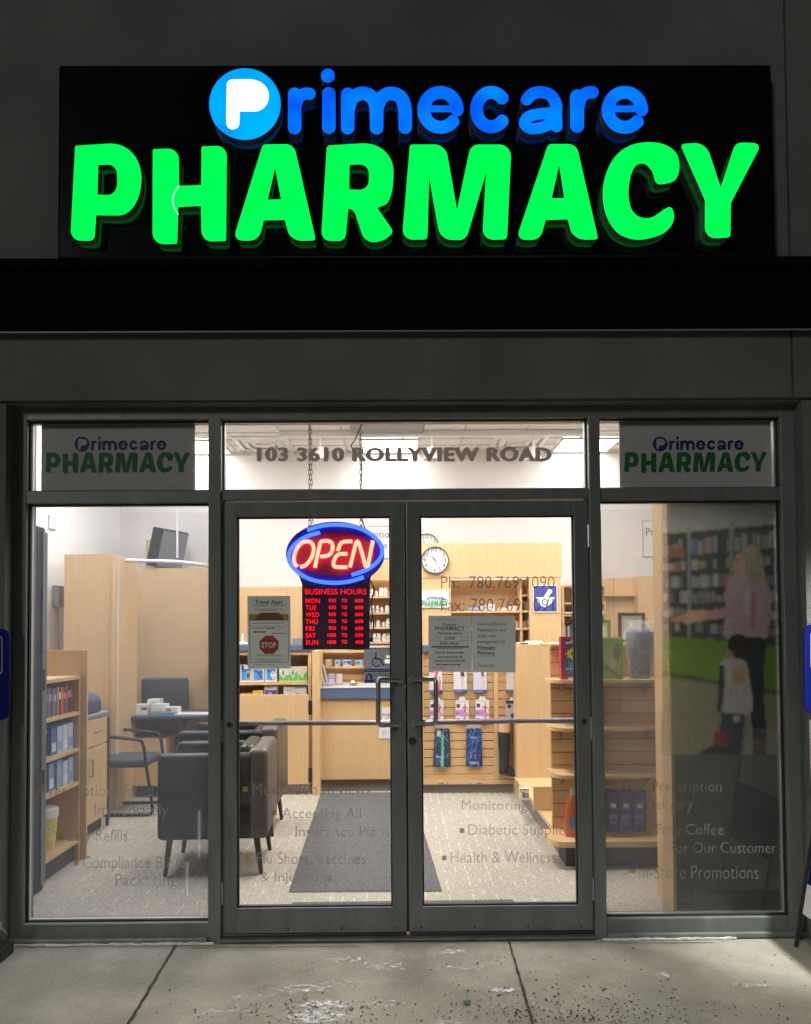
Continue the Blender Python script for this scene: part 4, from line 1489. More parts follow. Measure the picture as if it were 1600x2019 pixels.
tag(MB_.build('paper_stack', PRINT), 'thin stack of white paper at the right of the desk', 'paper')

# office chair
q0 = at(322, 1370, 4.08)
T = thing('office_chair', 'black high backed office chair behind the desk', 'chair', (q0.x, 4.1, .012))
GREYF = mat('charcoal_fabric', (.055, .06, .062), .8, noise=.2, nscale=40)
MB().box(q0.x - .23, q0.x + .24, 4.10, 4.17, .62, 1.06, .06, seg=4).build('backrest', GREYF, T)
MB().box(q0.x - .24, q0.x + .24, 3.70, 4.12, .44, .53, .035, seg=3).build('seat', GREYF, T)
MB().tube([(q0.x, 3.92, .10), (q0.x, 3.92, .44)], .03, 8).build('gas_lift', BLACKP, T)
MB().tube([(q0.x, 4.1, .46), (q0.x, 4.2, .5), (q0.x, 4.19, .8)], .02, 6).build('back_bar', BLACKP, T)
mb = MB()
for k in range(5):
    a = k * 1.2566
    mb.tube([(q0.x, 3.92, .10), (q0.x + .27 * math.cos(a), 3.92 + .27 * math.sin(a), .065)], [.025, .016], 6)
    mb.lathe([(.02, -.012), (.026, 0), (.02, .012)], (q0.x + .27 * math.cos(a), 3.92 + .27 * math.sin(a), .04), 8, 'x')
mb.build('base', BLACKP, T)
for s in (-1, 1):
    MB().tube([(q0.x + s * .25, 3.8, .47), (q0.x + s * .28, 3.82, .66), (q0.x + s * .28, 4.05, .66)], .017, 6).build('armrest', BLACKP, T)

# sled-base guest chair
T = thing('guest_chair', 'black tubular guest chair with looped arms beside the desk', 'chair', (-2.25, 2.92, .012))
gx0, gx1, gy0, gy1 = -2.62, -2.02, 2.68, 3.16
for yy in (gy0, gy1):
    pts = [(gx0 + .04, yy, .60), (gx0 + .02, yy, .66), (gx0 + .12, yy, .67), (gx1 - .14, yy, .635), (gx1 - .08, yy, .60), (gx1 - .05, yy, .42), (gx1, yy, .08), (gx1 - .02, yy, .035), (gx1 - .08, yy, .027), (gx0 + .08, yy, .027)]
    MB().tube([tuple(p) for p in catmull([Vector(p) for p in pts], 4)], .0135, 8).build('side_frame', BLACKP, T)
MB().tube([(gx0 + .08, gy0, .027), (gx0 + .08, gy1, .027)], .0135, 8).build('base_bar', BLACKP, T)
MB().box(gx0 + .08, gx1 - .06, gy0 + .02, gy1 - .02, .40, .475, .03, seg=3).build('seat', GREYF, T)
mb = MB().box(-.03, .03, gy0 + .03, gy1 - .03, 0, .44, .025, seg=3)
mb.xform(Matrix.Translation((gx0 + .08, 0, .47)) @ Matrix.Rotation(math.radians(-8), 4, 'Y'))
mb.build('backrest', GREYF, T)
MB().tube([(gx1 - .055, gy0, .43), (gx1 - .055, gy1, .43)], .011, 6).build('seat_bar', BLACKP, T)


# ------------------------------------------------------------------ black leather tub chairs (facing the left wall)
def tub_chair(lab, loc, rot, h=.766, wx=.70, wy=.66):
    T = thing('armchair', lab, 'armchair', (0, 0, 0), 'black leather tub chairs')
    ORG[T.name] = Vector((0, 0, 0))
    z0 = .225
    # origin: near right bottom corner; chair runs to -x and +y
    t = .085
    MB().box(-wx, -.0, 0, t, z0, h - .01, .034, seg=4).build('arm', LEATHER, T)
    MB().box(-wx, -.0, wy - t, wy, z0, h - .01, .034, seg=4).build('arm', LEATHER, T)
    b = MB()
    b.box(-.115, .006, -.004, wy + .004, z0 + .002, h + .012, .032, seg=4)
    b.build('backrest', mat('lit_side_leather', (.075, .062, .053), .38, noise=.08, nscale=8, bump=.15, bscale=80), T)  # black leather whose lit side is painted in as taupe
    MB().box(-wx + .02, -.10, t + .002, wy - t - .002, z0, .36, .02, seg=3).build('seat_base', LEATHER, T)
    c_ = MB().box(-wx - .01, -.11, t + .006, wy - t - .006, .362, .47, .045, seg=4).build('seat_cushion', LEATHER, T)
    b = MB().box(-.06, .06, t + .01, wy - t - .01, 0, .33, .05, seg=4)
    b.xform(Matrix.Translation((-.175, 0, .465)) @ Matrix.Rotation(math.radians(9), 4, 'Y'))
    b.build('back_cushion', LEATHER, T)
    for sx, sy in ((-wx + .07, .06), (-wx + .07, wy - .06), (-.07, .06), (-.07, wy - .06)):
        ox = -.03 if sx < -.3 else .03
        MB().tube([(sx + ox, sy, 0), (sx, sy, z0 + .01)], [.013, .021], 8).build('leg', DARKWOOD, T)
    T.location = loc
    T.rotation_euler = (0, 0, rot)
    return T


tub_chair('black leather tub chair nearest the doors, standing across the left door edge', (-.818, 1.02, .012), math.radians(3.5), .762, .665)
tub_chair('black leather tub chair standing behind the nearer one, next to the counter', (-.895, 1.93, .012), math.radians(1), .79, .72)

# ------------------------------------------------------------------ counters
T = thing('swing_gate', 'low plain maple swing gate with dark hinges at the counter', 'gate', (-1.3, 3.5, .09))
x0, x1, z0, z1 = rect(428, 609, 1370, 1547, 3.5)
MB().box(x0, x1, 3.5, 3.525, z0, z1, .003).build('gate_leaf', WOOD, T)
for py in (1395, 1528):
    MB().pbox(608.5, 615, py - 14, py + 14, 3.493, .012, .003).build('hinge', mat('dark_bronze', (.05, .035, .025), .4, metal=.6), T)
T = thing('hinge_post', 'maple post carrying the swing gate hinges', 'post', (-.75, 3.6, .012))
x0, x1, z0, z1 = rect(616, 631, 1283, 1556, 3.5)
MB().box(x0, x1, 3.502, 3.80, .012, z1, .003).build('post', WOOD, T)
MB().pbox(614, 616, 1400, 1547, 3.515, .01).build('gap_strip', mat('orange_gap', (.35, .16, .05), .6), T)

T = thing('medicine_counter', 'maple product shelf counter with slate blue top behind the swing gate', 'counter', (-1.3, 3.95, .012))
Y = 3.82
x0, x1, z0, z1 = rect(430, 612, 1283, 1560, Y)
zt = at(540, 1272, Y).z
MB().box(x0 - .02, x1 + .05, Y - .02, Y + .45, zt - .055, zt, .004).build('countertop', BLUELAM, T)
MB().box(x0, x1, Y + .31, Y + .33, .012, zt - .056).build('back_panel', SLAT, T)
for px in (455, 608):
    q = at(px, 1400, Y).x
    MB().box(q, q + .028, Y, Y + .309, .012, zt - .056).build('upright', WOOD, T)
ZS1, ZS2 = at(540, 1344, Y).z, at(540, 1379, Y).z
for zz in (ZS1, ZS2):
    MB().box(at(459, 1400, Y).x, at(607.5, 1400, Y).x, Y + .002, Y + .308, zz - .032, zz).build('shelf', WOOD, T)
MB().box(at(459, 1400, Y).x, at(607.5, 1400, Y).x, Y + .004, Y + .02, zt - .095, zt - .057).build('top_rail', WOOD, T)


def meter(kind):
    def f(P):
        P.rect(.08, .92, .25, .92, (.03, .12, .42))
        P.rect(.08, .92, .55, .92, (.05, .25, .60))
        P.rect(.08, .38, .4, .85, (.04, .30, .70))
        if kind == 0: P.ell(.68, .62, .24, .26, (.35, .42, .50)); P.ell(.68, .62, .15, .17, (.06, .07, .1)); P.rect(.08, .3, .05, .3, (.04, .05, .2))
        if kind == 1: P.poly([(.4, .35), (.55, .4), (.85, .8), (.75, .88)], (.05, .05, .12)); P.rect(.4, .9, .25, .38, (.25, .4, .6))
        if kind == 2: P.ell(.68, .58, .20, .22, (.60, .62, .66)); P.rect(.58, .80, .62, .85, (.55, .58, .62)); P.rect(.6, .78, .45, .55, (.1, .1, .14))
    return f


for i, (a, b_, nm) in enumerate(((474, 497, 'dark round meter'), (498, 521.5, 'dark pen'), (523.5, 546, 'white meter'))):
    carton('meter_box', 'blue and white box picturing a %s under the travel notice' % nm, 'box', a, b_, 1311, 1344, Y + .05, .07, meter(i), (.62, .64, .68), 'blue meter boxes on the counter shelf')
for i, (a, b_, nm) in enumerate(((551, 569.5, 'left'), (570, 588, 'middle'), (588.5, 606, 'right'))):
    def f(P, i=i):
        P.poly([(0, .55), (1, .35 if i else .6), (1, 1), (0, 1)], (.12, .42, .09))
        P.rect(0, 1, .92, 1, (.35, .5, .3))
        P.ell(.45, .45, .2, .3, (.6, .62, .5)); P.ell(.45, .42, .11, .15, (.12, .14, .12) if i < 2 else (.55, .5, .35))
    carton('meter_box', 'green and cream box, %s of the three beside the blue boxes' % nm, 'box', a, b_, 1314, 1344, Y + .05, .07, f, (.64, .64, .52), 'green meter boxes on the counter shelf')
for a, b_, t_, c_, lab, k in ((474, 497, 1367, (.68, .44, .07), 'low yellow box at the left of the lower counter shelf', 0), (498.5, 519, 1361, (.70, .48, .10), 'taller yellow box beside the low yellow one', 0), (522, 547, 1353, (.70, .66, .68), 'white box with purple panel on the lower counter shelf', 1),
                              (559.5, 582, 1353.5, (.66, .63, .64), 'white box with a grey arch picture on the lower counter shelf', 2), (582.5, 605, 1352, (.66, .67, .70), 'white box with sky blue top band at the right end', 3)):
    def f(P, k=k):
        if k == 0: P.ell(.55, .22, .06, .05, (.3, .2, .05))
        if k == 1: P.rect(.06, .94, .3, 1, (.10, .05, .30)); P.ell(.4, .55, .2, .12, (.35, .3, .55)); P.rect(.15, .7, .1, .16, (.4, .38, .4))
        if k == 2: P.ell(.6, .85, .35, .28, (.16, .14, .15)); P.ell(.6, .9, .22, .2, (.6, .58, .58)); P.rect(.2, .7, .3, .35, (.35, .3, .3))
        if k == 3: P.rect(0, 1, 0, .22, (.12, .36, .62)); P.rect(.05, .4, .55, .9, (.65, .25, .15)); P.rect(.5, .95, .65, .9, (.35, .42, .55))
    carton('medicine_box', lab, 'box', a, b_, t_, 1379, Y + .03, .07, f, c_, 'boxes on the lower counter shelf')
a = at(478, 1273, Y + .15)
tag(MB().lathe([(.09, 0), (.10, .012), (.05, .03), (.012, .035), (.010, .11), (.016, .12)], (a.x, Y + .16, zt), 14).build('desk_stand', WHITEP), 'small white stand with a thin stem on the slate blue counter', 'stand')
x0, x1, z0, z1 = rect(578, 632, 1261, 1273, Y + .2)
tag(MB().box(x0, x1, Y + .15, Y + .3, zt + .0005, zt + .065, .004).build('card_terminal', mat('grey_device', (.22, .22, .24), .5)), 'flat grey device on the counter left of the open sign', 'device')

# middle counter with blue apron
T = thing('service_counter', 'maple service counter with slate blue apron facing the mat', 'counter', (-.3, 3.9, .012))
Y = 3.60
x0, x1, z0, z1 = rect(631.5, 834, 1354, 1377, Y)
MB().box(x0, x1, Y - .02, Y + .62, z0 + .0, z1 - .012, .003).build('apron', BLUELAM, T)
MB().box(x0, x1, Y - .024, Y + .62, z1 - .0115, z1, .003).build('countertop', mat('pale_counter', (.48, .47, .47), .4), T)
zk = at(700, 1537, Y).z
MB().box(x0, x1, Y + .01, Y + .60, zk, z0 - .001).build('front_panel', WOOD, T)
MB().box(x0, x1, Y + .07, Y + .58, .012, zk - .001).build('kickboard', KICK, T)
ZC = z1
c_ = at(697, 1352, Y + .15)
tag(MB().lathe([(.036, 0), (.034, .008), (.036, .02), (.030, .04), (.012, .052), (.006, .056)], (c_.x, Y + .15, ZC + .0006), 18).build('service_bell', mat('bell_silver', (.55, .53, .5), .25, metal=.8)), 'round silver bell on the slate blue service counter', 'bell')
T = thing('brochure_rack', 'leaning clear brochure rack with grey leaflets on the service counter', 'brochure rack', (at(638, 1352, Y).x, Y + .1, ZC))
for i in range(3):
    mb = MB().box(-.022 + i * .014, -.012 + i * .014, 0, .12, 0, .20, .002)
    mb.xform(Matrix.Translation((at(636 + i * 2.5, 1352, Y).x, Y + .06 + i * .05, ZC + .004)) @ Matrix.Rotation(math.radians(-14), 4, 'Y'))
    mb.build('leaflet_stack', mat('grey_leaflet%d' % i, ((.42, .38, .40), (.52, .5, .5), (.36, .33, .34))[i], .5), T)
for a, b_, t_, bt, lab, sc in ((649, 659.5, 1329, 1348, 'blue and white bottle box beside the brochure rack', 0), (664, 674.5, 1329, 1347.5, 'pale pink box between the blue box and the bell', 1)):
    def f(P, sc=sc):
        if sc == 0: P.rect(.05, .95, .15, .55, (.22, .28, .55)); P.rect(.2, .8, .25, .4, (.4, .45, .65)); P.rect(.1, .9, .6, .9, (.5, .54, .64))
        else: P.rect(.15, .85, .2, .5, (.62, .45, .42)); P.rect(.2, .8, .7, .9, (.6, .5, .5))
    carton('medicine_box', lab, 'box', a, b_, t_, bt, Y + .32, .06, f, (.6, .55, .58), 'boxes behind the service counter')
# slat shelf behind it
T = thing('back_shelf', 'slatted maple shelf behind the service counter', 'shelf', (-.5, 4.3, 0.96))
Y2 = 4.24
x0, x1, z0, z1 = rect(632, 720, 1282, 1348, Y2 + .1)
mb = MB()
zz = z0 - .2
while zz < z1:
    mb.box(x0, x1, Y2 + .1, Y2 + .115, zz, min(zz + .072, z1)); zz += .078
mb.box(x0, x1, Y2 + .1155, Y2 + .125, z0 - .2, z1)
mb.build('slat_panel', SLAT, T)
for py, dd in ((1313.5, .10), (1346, .12), (1283, .11)):
    q = at(680, py, Y2)
    MB().box(x0 + .001, x1 - .001, Y2, Y2 + .099, q.z - .022, q.z).build('shelf', WOOD, T)
MB().box(x0, x1, Y2 + .02, Y2 + .4, .012, z0 - .21).build('base', WOODD, T)
qz = at(680, 1313.5, Y2).z
for i, (a, b_, h, c_, lab) in enumerate(((642, 653, 13, (.60, .52, .38), 'tan box at the left of the small shelf over the bell'), (661, 670, 12, (.50, .56, .62), 'narrow blue and white box second on the small shelf'), (677, 692.5, 12, (.55, .58, .66), 'wide blue picture box third on the small shelf'), (701, 717, 12, (.58, .58, .62), 'blue and pink box at the right of the small shelf'))):
    def f(P, i=i):
        if i == 0: P.rect(.2, .8, .3, .5, (.45, .35, .2))
        if i == 1: P.rect(.15, .85, .2, .7, (.06, .22, .5))
        if i == 2: P.rect(.06, .94, .15, .8, (.05, .18, .5)); P.rect(.45, .94, .15, .5, (.04, .06, .25)); P.ell(.4, .6, .2, .15, (.3, .4, .6))
        if i == 3: P.rect(.05, .6, .15, .75, (.04, .25, .5)); P.rect(.65, 1, .1, .9, (.55, .38, .34))
    carton('medicine_box', lab, 'box', a, b_, 1313.2 - h, 1313.2, Y2 + .02, .05, f, c_, 'boxes on the small back shelf')
x0, x1, z0, z1 = rect(718.5, 800, 1277, 1352, 4.15)
T = thing('screen_panel', 'dark slate screen panel standing on the service counter behind the stickers', 'screen', ((x0 + x1) / 2, 4.15, z0))
MB().box(x0, x1, 4.15, 4.19, ZC + .001, z1, .004).build('panel', mat('dark_slate', (.10, .105, .125), .5, noise=.15, nscale=30), T)
MB().box(x0, x1, 4.14, 4.195, z1 + .0005, z1 + .02, .003).build('cap_rail', mat('pale_cap', (.55, .5, .45), .5), T)
for i, (a, b_, ya, yb) in enumerate(((759, 772, 1300, 1308), (762, 773, 1292, 1297))):
    MB().pbox(a, b_, ya, yb, 4.146, .003).build('label', WHITEP, T)

# pill shelves + bottles
T = thing('dispensary_shelf', 'tall maple shelves full of pill bottles beside the open sign', 'shelf', (.0, 4.62, .012))
Y = 4.45
x0, x1, z0, z1 = rect(690, 832, 1107, 1272, Y)
MB().box(x0, x1, Y, Y + .02, at(740, 1144, Y).z, z1).build('header_panel', WOOD, T)
MB().box(x0, x1, Y + .24, Y + .26, .012, z1).build('back_panel', WOODD, T)
for xx in (x0, x1 - .025):
    MB().box(xx, xx + .025, Y + .021, Y + .239, .012, z1).build('side_panel', WOODD, T)
rows = (1175.5, 1207.5, 1236.5, 1266)
RB = ['top', 'second', 'third', 'lowest']
for ri, py in enumerate(rows):
    zz = at(740, py, Y).z
    MB().box(x0 + .0255, x1 - .0255, Y + .001, Y + .238, zz - .02, zz).build('shelf', WOOD, T)
    for px in np.arange(724 + ri * 2, 776, 9.3):
        h = random.choice([.055, .07, .075, .09]); r = h * random.uniform(.26, .34)
        q = at(px + random.uniform(-1, 1), py, Y + .07)
        o = bottle_mb(q.x, Y + .07, zz + .0005, h, r, band=random.choice([(.55, .58, .5), (.6, .6, .62), (.5, .5, .48), (.62, .66, .6)])).build('pill_bottle', PRINT)
        tag(o, 'white pill bottle in the row on the %s dispensary shelf' % RB[ri], 'bottle', 'pill bottles on the %s dispensary shelf' % RB[ri])
# maple wall panel behind the gate counter
T = thing('wall_panel', 'plain maple back panel behind the gate counter', 'panel', (-1.2, 4.6, .012))
x0, x1, z0, z1 = rect(443, 566, 1157, 1275, 4.6)
MB().box(x0, x1, 4.6, 4.63, .012, z1, .003).build('panel', WOOD, T)
xx = rect(528, 688, 1157, 1275, 4.6)
MB().box(x1 + .003, xx[1], 4.6, 4.63, .012, z1, .003).build('panel', WOOD, T)
tag(MB().pbox(604, 628, 1140, 1268, 4.50, .05, .004).build('door_edge_panel', WOOD), 'narrow maple panel hidden by the open sign', 'panel')

# ------------------------------------------------------------------ dispensary front: soffit, pillars, niche
T = thing('dispensary_joinery', 'maple dispensary front with header, two pillars and a shelved niche', 'joinery', (.75, 3.9, .012))
Y = 3.85
x0, x1, z0, z1 = rect(800, 1108, 1070, 1139, Y)
MB().box(x0, x1, Y, Y + .10, z0, z1, .003).build('header', WOOD, T)
zl_, zn = z0 - .003, at(900, 1145, Y).z
xa, xb, _, _ = rect(800, 890, 1140, 1270, Y)
MB().box(xa, xb, Y + .004, Y + .5, .012, zl_).build('pillar', WOOD, T)
xc, xd, _, _ = rect(1045, 1107, 1140, 1270, Y)
MB().box(xc, xd, Y + .004, Y + .5, .012, zl_).build('pillar', WOOD, T)
MB().box(xb + .001, xc - .001, Y + .30, Y + .32, .012, zl_ - .001).build('niche_back', WOODD, T)
q = at(1025, 1200, Y + .1).x
MB().box(q, q + .022, Y + .08, Y + .299, .9, zl_ - .001).build('divider', WOODD, T)
zsh = [at(950, p_, Y + .06).z for p_ in (1204, 1238)]
for zz in zsh:
    MB().box(xb + .002, q - .001, Y + .06, Y + .298, zz - .02, zz).build('shelf', WOOD, T)
    MB().box(q + .0225, xc - .002, Y + .06, Y + .298, zz - .02, zz).build('shelf', WOOD, T)
MB().box(q + .0225, xc - .002, Y + .1, Y + .298, at(1035, 1172, Y + .1).z - .02, at(1035, 1172, Y + .1).z).build('shelf', WOODD, T)
for i, (a, b_, t_, c_, lab) in enumerate(((922, 945, 1196, (.22, .24, .45), 'low blue box on the niche shelf behind the fax number'), (948, 960, 1193, (.5, .52, .62), 'grey blue box beside the low blue one in the niche'), (962, 976, 1191, (.66, .66, .68), 'white box in the middle of the niche shelf'), (984, 1000, 1198, (.68, .62, .5), 'flat cream box on the niche shelf'), (1004, 1020, 1195, (.6, .62, .66), 'pale grey box at the right of the niche shelf'))):
    carton('medicine_box', lab, 'box', a, b_, t_, 1204, Y + .12, .07, lambda P: P.rect(.1, .9, .3, .6, (.4, .42, .5)), c_, 'boxes in the niche')
for px, c_, lab in ((1033, (.05, .35, .25), 'green bottle in the narrow niche bay beside the pillar'), (1039, (.6, .62, .58), 'white bottle beside the green one in the narrow niche bay')):
    q2 = at(px, 1204, Y + .15)
    tag(bottle_mb(q2.x, Y + .15 + (px % 2) * .06, zsh[0] + .0005, .10, .026, col=c_, band=c_).build('medicine_bottle', PRINT), lab, 'bottle', 'bottles in the niche')
for px, c_, lab in ((1022, (.66, .64, .62), 'white tub on the lower niche shelf by the notice'), (1036, (.66, .62, .6), 'small white jar on the lower niche shelf by the pillar'), (1042, (.3, .2, .25), 'small dark jar on the lower niche shelf by the pillar')):
    q2 = at(px, 1238, Y + .13)
    tag(bottle_mb(q2.x, Y + .14 + (px % 3) * .03, zsh[1] + .0005, .07, .02, col=c_, band=c_).build('medicine_jar', PRINT), lab, 'jar', 'jars in the niche')

# logo board and mortar sign on the pillars
T = thing('logo_board', 'small white shop logo board on the maple pillar below the clock', 'sign', tuple(at(857, 1199, Y)))
MB().pbox(829, 886, 1164, 1198, Y - .010, .012).build('board', mat('white_board', (.72, .73, .72), .5), T)
logo(T, 831, 884, 1174, 1197, Y - .0112, (mat('board_green', (.03, .28, .08), .6), mat('board_navy', (.06, .10, .28), .6), mat('board_white', (.72, .73, .72), .6)))
T = thing('pharmacy_symbol', 'square blue plaque with white mortar and pestle on the pillar', 'sign', tuple(at(1075, 1208, Y)))
MB().pbox(1051.5, 1099.5, 1153.5, 1207.5, Y - .008, .010).build('board', WHITEP, T)
MB().pbox(1053, 1098, 1155, 1205.5, Y - .0095, .001).build('blue_field', mat('symbol_blue', (.055, .065, .29), .5), T)
k = lambda pts: [(980 + x * .1189, 1120 + y * .1189) for x, y in pts]
MB().flat([k(rounded([(648, 484, 4), (775, 484, 4), (845, 370, 20), (858, 345, 40), (925, 360, 40), (915, 420, 40), (880, 432, 20), (812, 650, 6), (760, 640, 30), (700, 600, 30)]))], Y - .0106).build('mortar_left', WHITEP, T)
MB().flat([k(rounded([(882, 484, 4), (962, 484, 4), (930, 560, 20), (830, 640, 6)]))], Y - .0106).build('mortar_right', WHITEP, T)


def clock(lab, px, py, r, Y):
    c_ = at(px, py, Y)
    T = thing('wall_clock', lab, 'clock', tuple(c_), 'round white wall clocks')
    MB().lathe([(r, 0), (r, -.030), (r * .955, -.038), (r * .92, -.034), (r * .92, -.018)], (c_.x, Y, c_.z), 40, 'y').build('rim', mat('grey_clock_rim', (.12, .12, .14), .35), T)
    f = MB().lathe([(r * .925, -.016), (r * .925, -.019)], (c_.x, Y, c_.z), 40, 'y').build('face', mat('clock_face', (.72, .73, .68), .5), T)
    k = FPX / (Y + 4.0)
    nb = MB()
    for h in range(1, 13):
        a = math.radians(h * 30)
        x_, y_ = px + math.sin(a) * r * .74 * k, py - math.cos(a) * r * .74 * k
        hh = r * .135 * k
        V, F = text_geo(str(h), .012)
        wd = (V[:, 0].max() - V[:, 0].min()) / (V[:, 1].max() - V[:, 1].min()) * hh * 2
        text(nb, str(h), x_ - wd / 2, x_ + wd / 2, y_ - hh, y_ + hh, Y - .0200, weight=.012)
    nb.build('numerals', INK, f)
    for nm, ang, L, w_, yy in (('hour_hand', 313, .48, .035, -.022), ('minute_hand', 156, .66, .025, -.024), ('second_hand', 330, .5, .010, -.026)):
        a = math.radians(ang)
        d = Vector((math.sin(a), 0, math.cos(a))); n = Vector((d.z, 0, -d.x))
        p0 = Vector((c_.x, Y + yy, c_.z))
        q = [p0 - d * r * .12 - n * r * w_, p0 - d * r * .12 + n * r * w_, p0 + d * r * L + n * r * w_ * .6, p0 + d * r * L - n * r * w_ * .6]
        MB().add(q, [(0, 1, 2, 3)]).build(nm, INK, T)
    return T


clock('white round clock on the maple header reading almost half past ten', 858, 1104.5, .134, Y - .001)
clock('white round clock half hidden behind the maple header', 842, 1075, .128, YB - .031)

# right part: bookshelf right of the pillar
T = thing('binder_shelf', 'maple open shelf with binders right of the mortar sign pillar', 'shelf', (1.95, 4.3, .012))
Y3 = 4.25
x0, x1, z0, z1 = rect(1109, 1196, 1154, 1268, Y3)
MB().box(x0, x1, Y3 + .30, Y3 + .32, .012, z1).build('back_panel', WOODD, T)
for xx in (x0, x1 - .022):
    MB().box(xx, xx + .022, Y3, Y3 + .299, .012, z1 - .001).build('side_panel', WOOD, T)
zb = {}
for py in (1154, 1188, 1206.5, 1212, 1255):
    zz = at(1125, py, Y3).z
    zb[py] = zz
    MB().box(x0 + .0225, x1 - .0225, Y3 + .001, Y3 + .298, zz - .016, zz).build('shelf', WOOD if py != 1206.5 else WHITEP, T)
for i, px in enumerate((1112, 1116, 1120, 1124.5, 1129, 1133.5)):
    h = (.10, .105, .11, .12, .15, .16)[i]
    a, b_ = at(px, 1250, Y3 + .06).x, at(px + 3.6, 1250, Y3 + .06).x
    c_ = ((.45, .42, .48), (.10, .08, .12), (.5, .47, .5), (.12, .09, .14), (.5, .45, .5), (.55, .5, .52))[i]
    mb = MB().box(a, b_, Y3 + .06, Y3 + .25, zb[1255] + .0005, zb[1255] + h, .002, col=c_)
    tag(mb.build('binder', PRINT), ('%s binder from the pillar on the open shelf' % ('first pale', 'second dark', 'third pale', 'fourth dark', 'fifth tall pale', 'sixth and tallest pale')[i]), 'binder', 'binders on the open shelf')

# slatwall display
T = thing('slatwall_display', 'maple slatwall unit hung with hosiery packs below the counter', 'display', (.55, 3.6, .012))
Y = 3.52
x0, x1, z0, z1 = rect(836, 1030, 1285, 1537, Y)
xdv0, xdv1 = at(974, 1400, Y).x, at(983, 1400, Y).x
for xa, xb in ((x0, xdv0 - .001), (xdv1 + .001, x1)):
    mb = MB()
    zz = z0
    zr_ = at(900, 1526, Y).z
    k_ = 0
    zz = zr_
    mb.box(xa, xb, Y + .012, Y + .03, z0 - .002, zr_ - .004)
    while zz < z1:
        mb.box(xa, xb, Y + .012, Y + .03, zz, min(zz + .069, z1)); zz += .0765
    mb.build('slat_panel', SLAT, T)
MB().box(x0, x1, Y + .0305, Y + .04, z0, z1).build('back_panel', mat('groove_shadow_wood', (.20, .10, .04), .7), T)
MB().box(xdv0, xdv1, Y - .006, Y + .030, z0, z1 + .0).build('divider', WOOD, T)
MB().box(at(829, 1400, Y).x, x0 - .001, Y - .01, Y + .1, .12, z1).build('edge_post', WOOD, T)
zt_ = at(900, 1272, Y).z
MB().box(at(829, 1400, Y).x, x1, Y - .03, Y + .45, z1 + .001, zt_, .003).build('countertop', BLUELAM, T)
MB().box(at(829, 1400, Y).x, x1, Y - .012, Y + .1, at(900, 1546, Y).z, z0 - .003).build('bottom_rail', WOOD, T)
MB().box(at(829, 1400, Y).x, x1, Y + .03, Y + .1, .012, at(900, 1546.5, Y).z).build('kickboard', KICK, T)


def stocking(kind):
    def f(P):
        P.rect(.05, .32, .03, .15, (.03, .025, .07))
        P.rect(0, 1, .86, 1, (.045, .05, .20)); P.rect(.1, .7, .9, .94, (.2, .2, .4))
        if kind == 0: P.line([(.62, .1), (.50, .4), (.66, .7), (.8, .78)], .10, (.75, .08, .16)); P.line([(.8, .35), (.82, .6)], .04, (.05, .03, .05))
        if kind == 1: P.poly([(.62, .0), (.74, .0), (.82, .35), (.5, .36)], (.07, .02, .04)); P.line([(.62, .36), (.60, .72)], .035, (.55, .40, .36)); P.line([(.72, .36), (.70, .72)], .035, (.55, .42, .4))
        if kind == 2: P.poly([(.6, .1), (.72, .1), (.82, .32), (.55, .32)], (.05, .02, .03)); P.line([(.62, .32), (.58, .78)], .035, (.6, .4, .36)); P.line([(.74, .32), (.8, .75)], .035, (.6, .4, .36)); P.rect(0, 1, 0, .84, (.55, .5, .66), .25)
        if kind == 3: P.line([(.75, .1), (.7, .4), (.8, .7), (.95, .76)], .10, (.07, .05, .12))
    return f


def pantyhose(P):
    P.rect(0, 1, 0, .12, (.5, .52, .46), .5)
    P.poly([(0, .45), (.5, .45), (1, .62), (1, .75), (0, .72)], (.50, .22, .55)); P.poly([(0, .52), (.4, .6), (0, .68)], (.38, .12, .45))
    P.rect(.08, .34, .2, .35, (.03, .03, .10))
    P.ell(.70, .22, .07, .06, (.5, .3, .25)); P.poly([(.58, .28), (.82, .28), (.78, .5), (.80, .62), (.60, .62), (.63, .5)], (.45, .12, .16))
    P.line([(.66, .6), (.70, .95)], .06, (.62, .32, .32)); P.line([(.75, .6), (.72, .95)], .06, (.6, .3, .3)); P.line([(.58, .3), (.42, .5)], .03, (.55, .32, .28)); P.line([(.82, .3), (.95, .48)], .03, (.55, .32, .28))
    P.rect(.06, .3, .82, 1, (.36, .12, .42))


def pack(lab, a, b_, t_, bt, fn, side=(.70, .68, .70), grp='hosiery packs on the slatwall', yy=0.0, dark_top=False):
    x0, x1, z0, z1 = rect(a, b_, t_, bt, Y - .03)
    T = thing('hosiery_pack', lab, 'hosiery pack', ((x0 + x1) / 2, Y - .02, z0), grp)
    carton('card_front', lab, '', a, b_, t_, bt, Y - .03, .018, fn, side, parent=T, nx=20, ny=30)
    xm = (x0 + x1) / 2
    MB().tube([(xm, Y + .012, z1 + .014), (xm, Y - .045, z1 + .016), (xm, Y - .05, z1 + .028)], .003, 5).build('hook', STEEL, T)
    MB().add([(xm - .03, Y - .022, z1), (xm + .03, Y - .022, z1), (xm + .02, Y - .022, z1 + .03), (xm - .02, Y - .022, z1 + .03)], [(0, 1, 2, 3)]).build('hanger_tab', WHITEP, T)


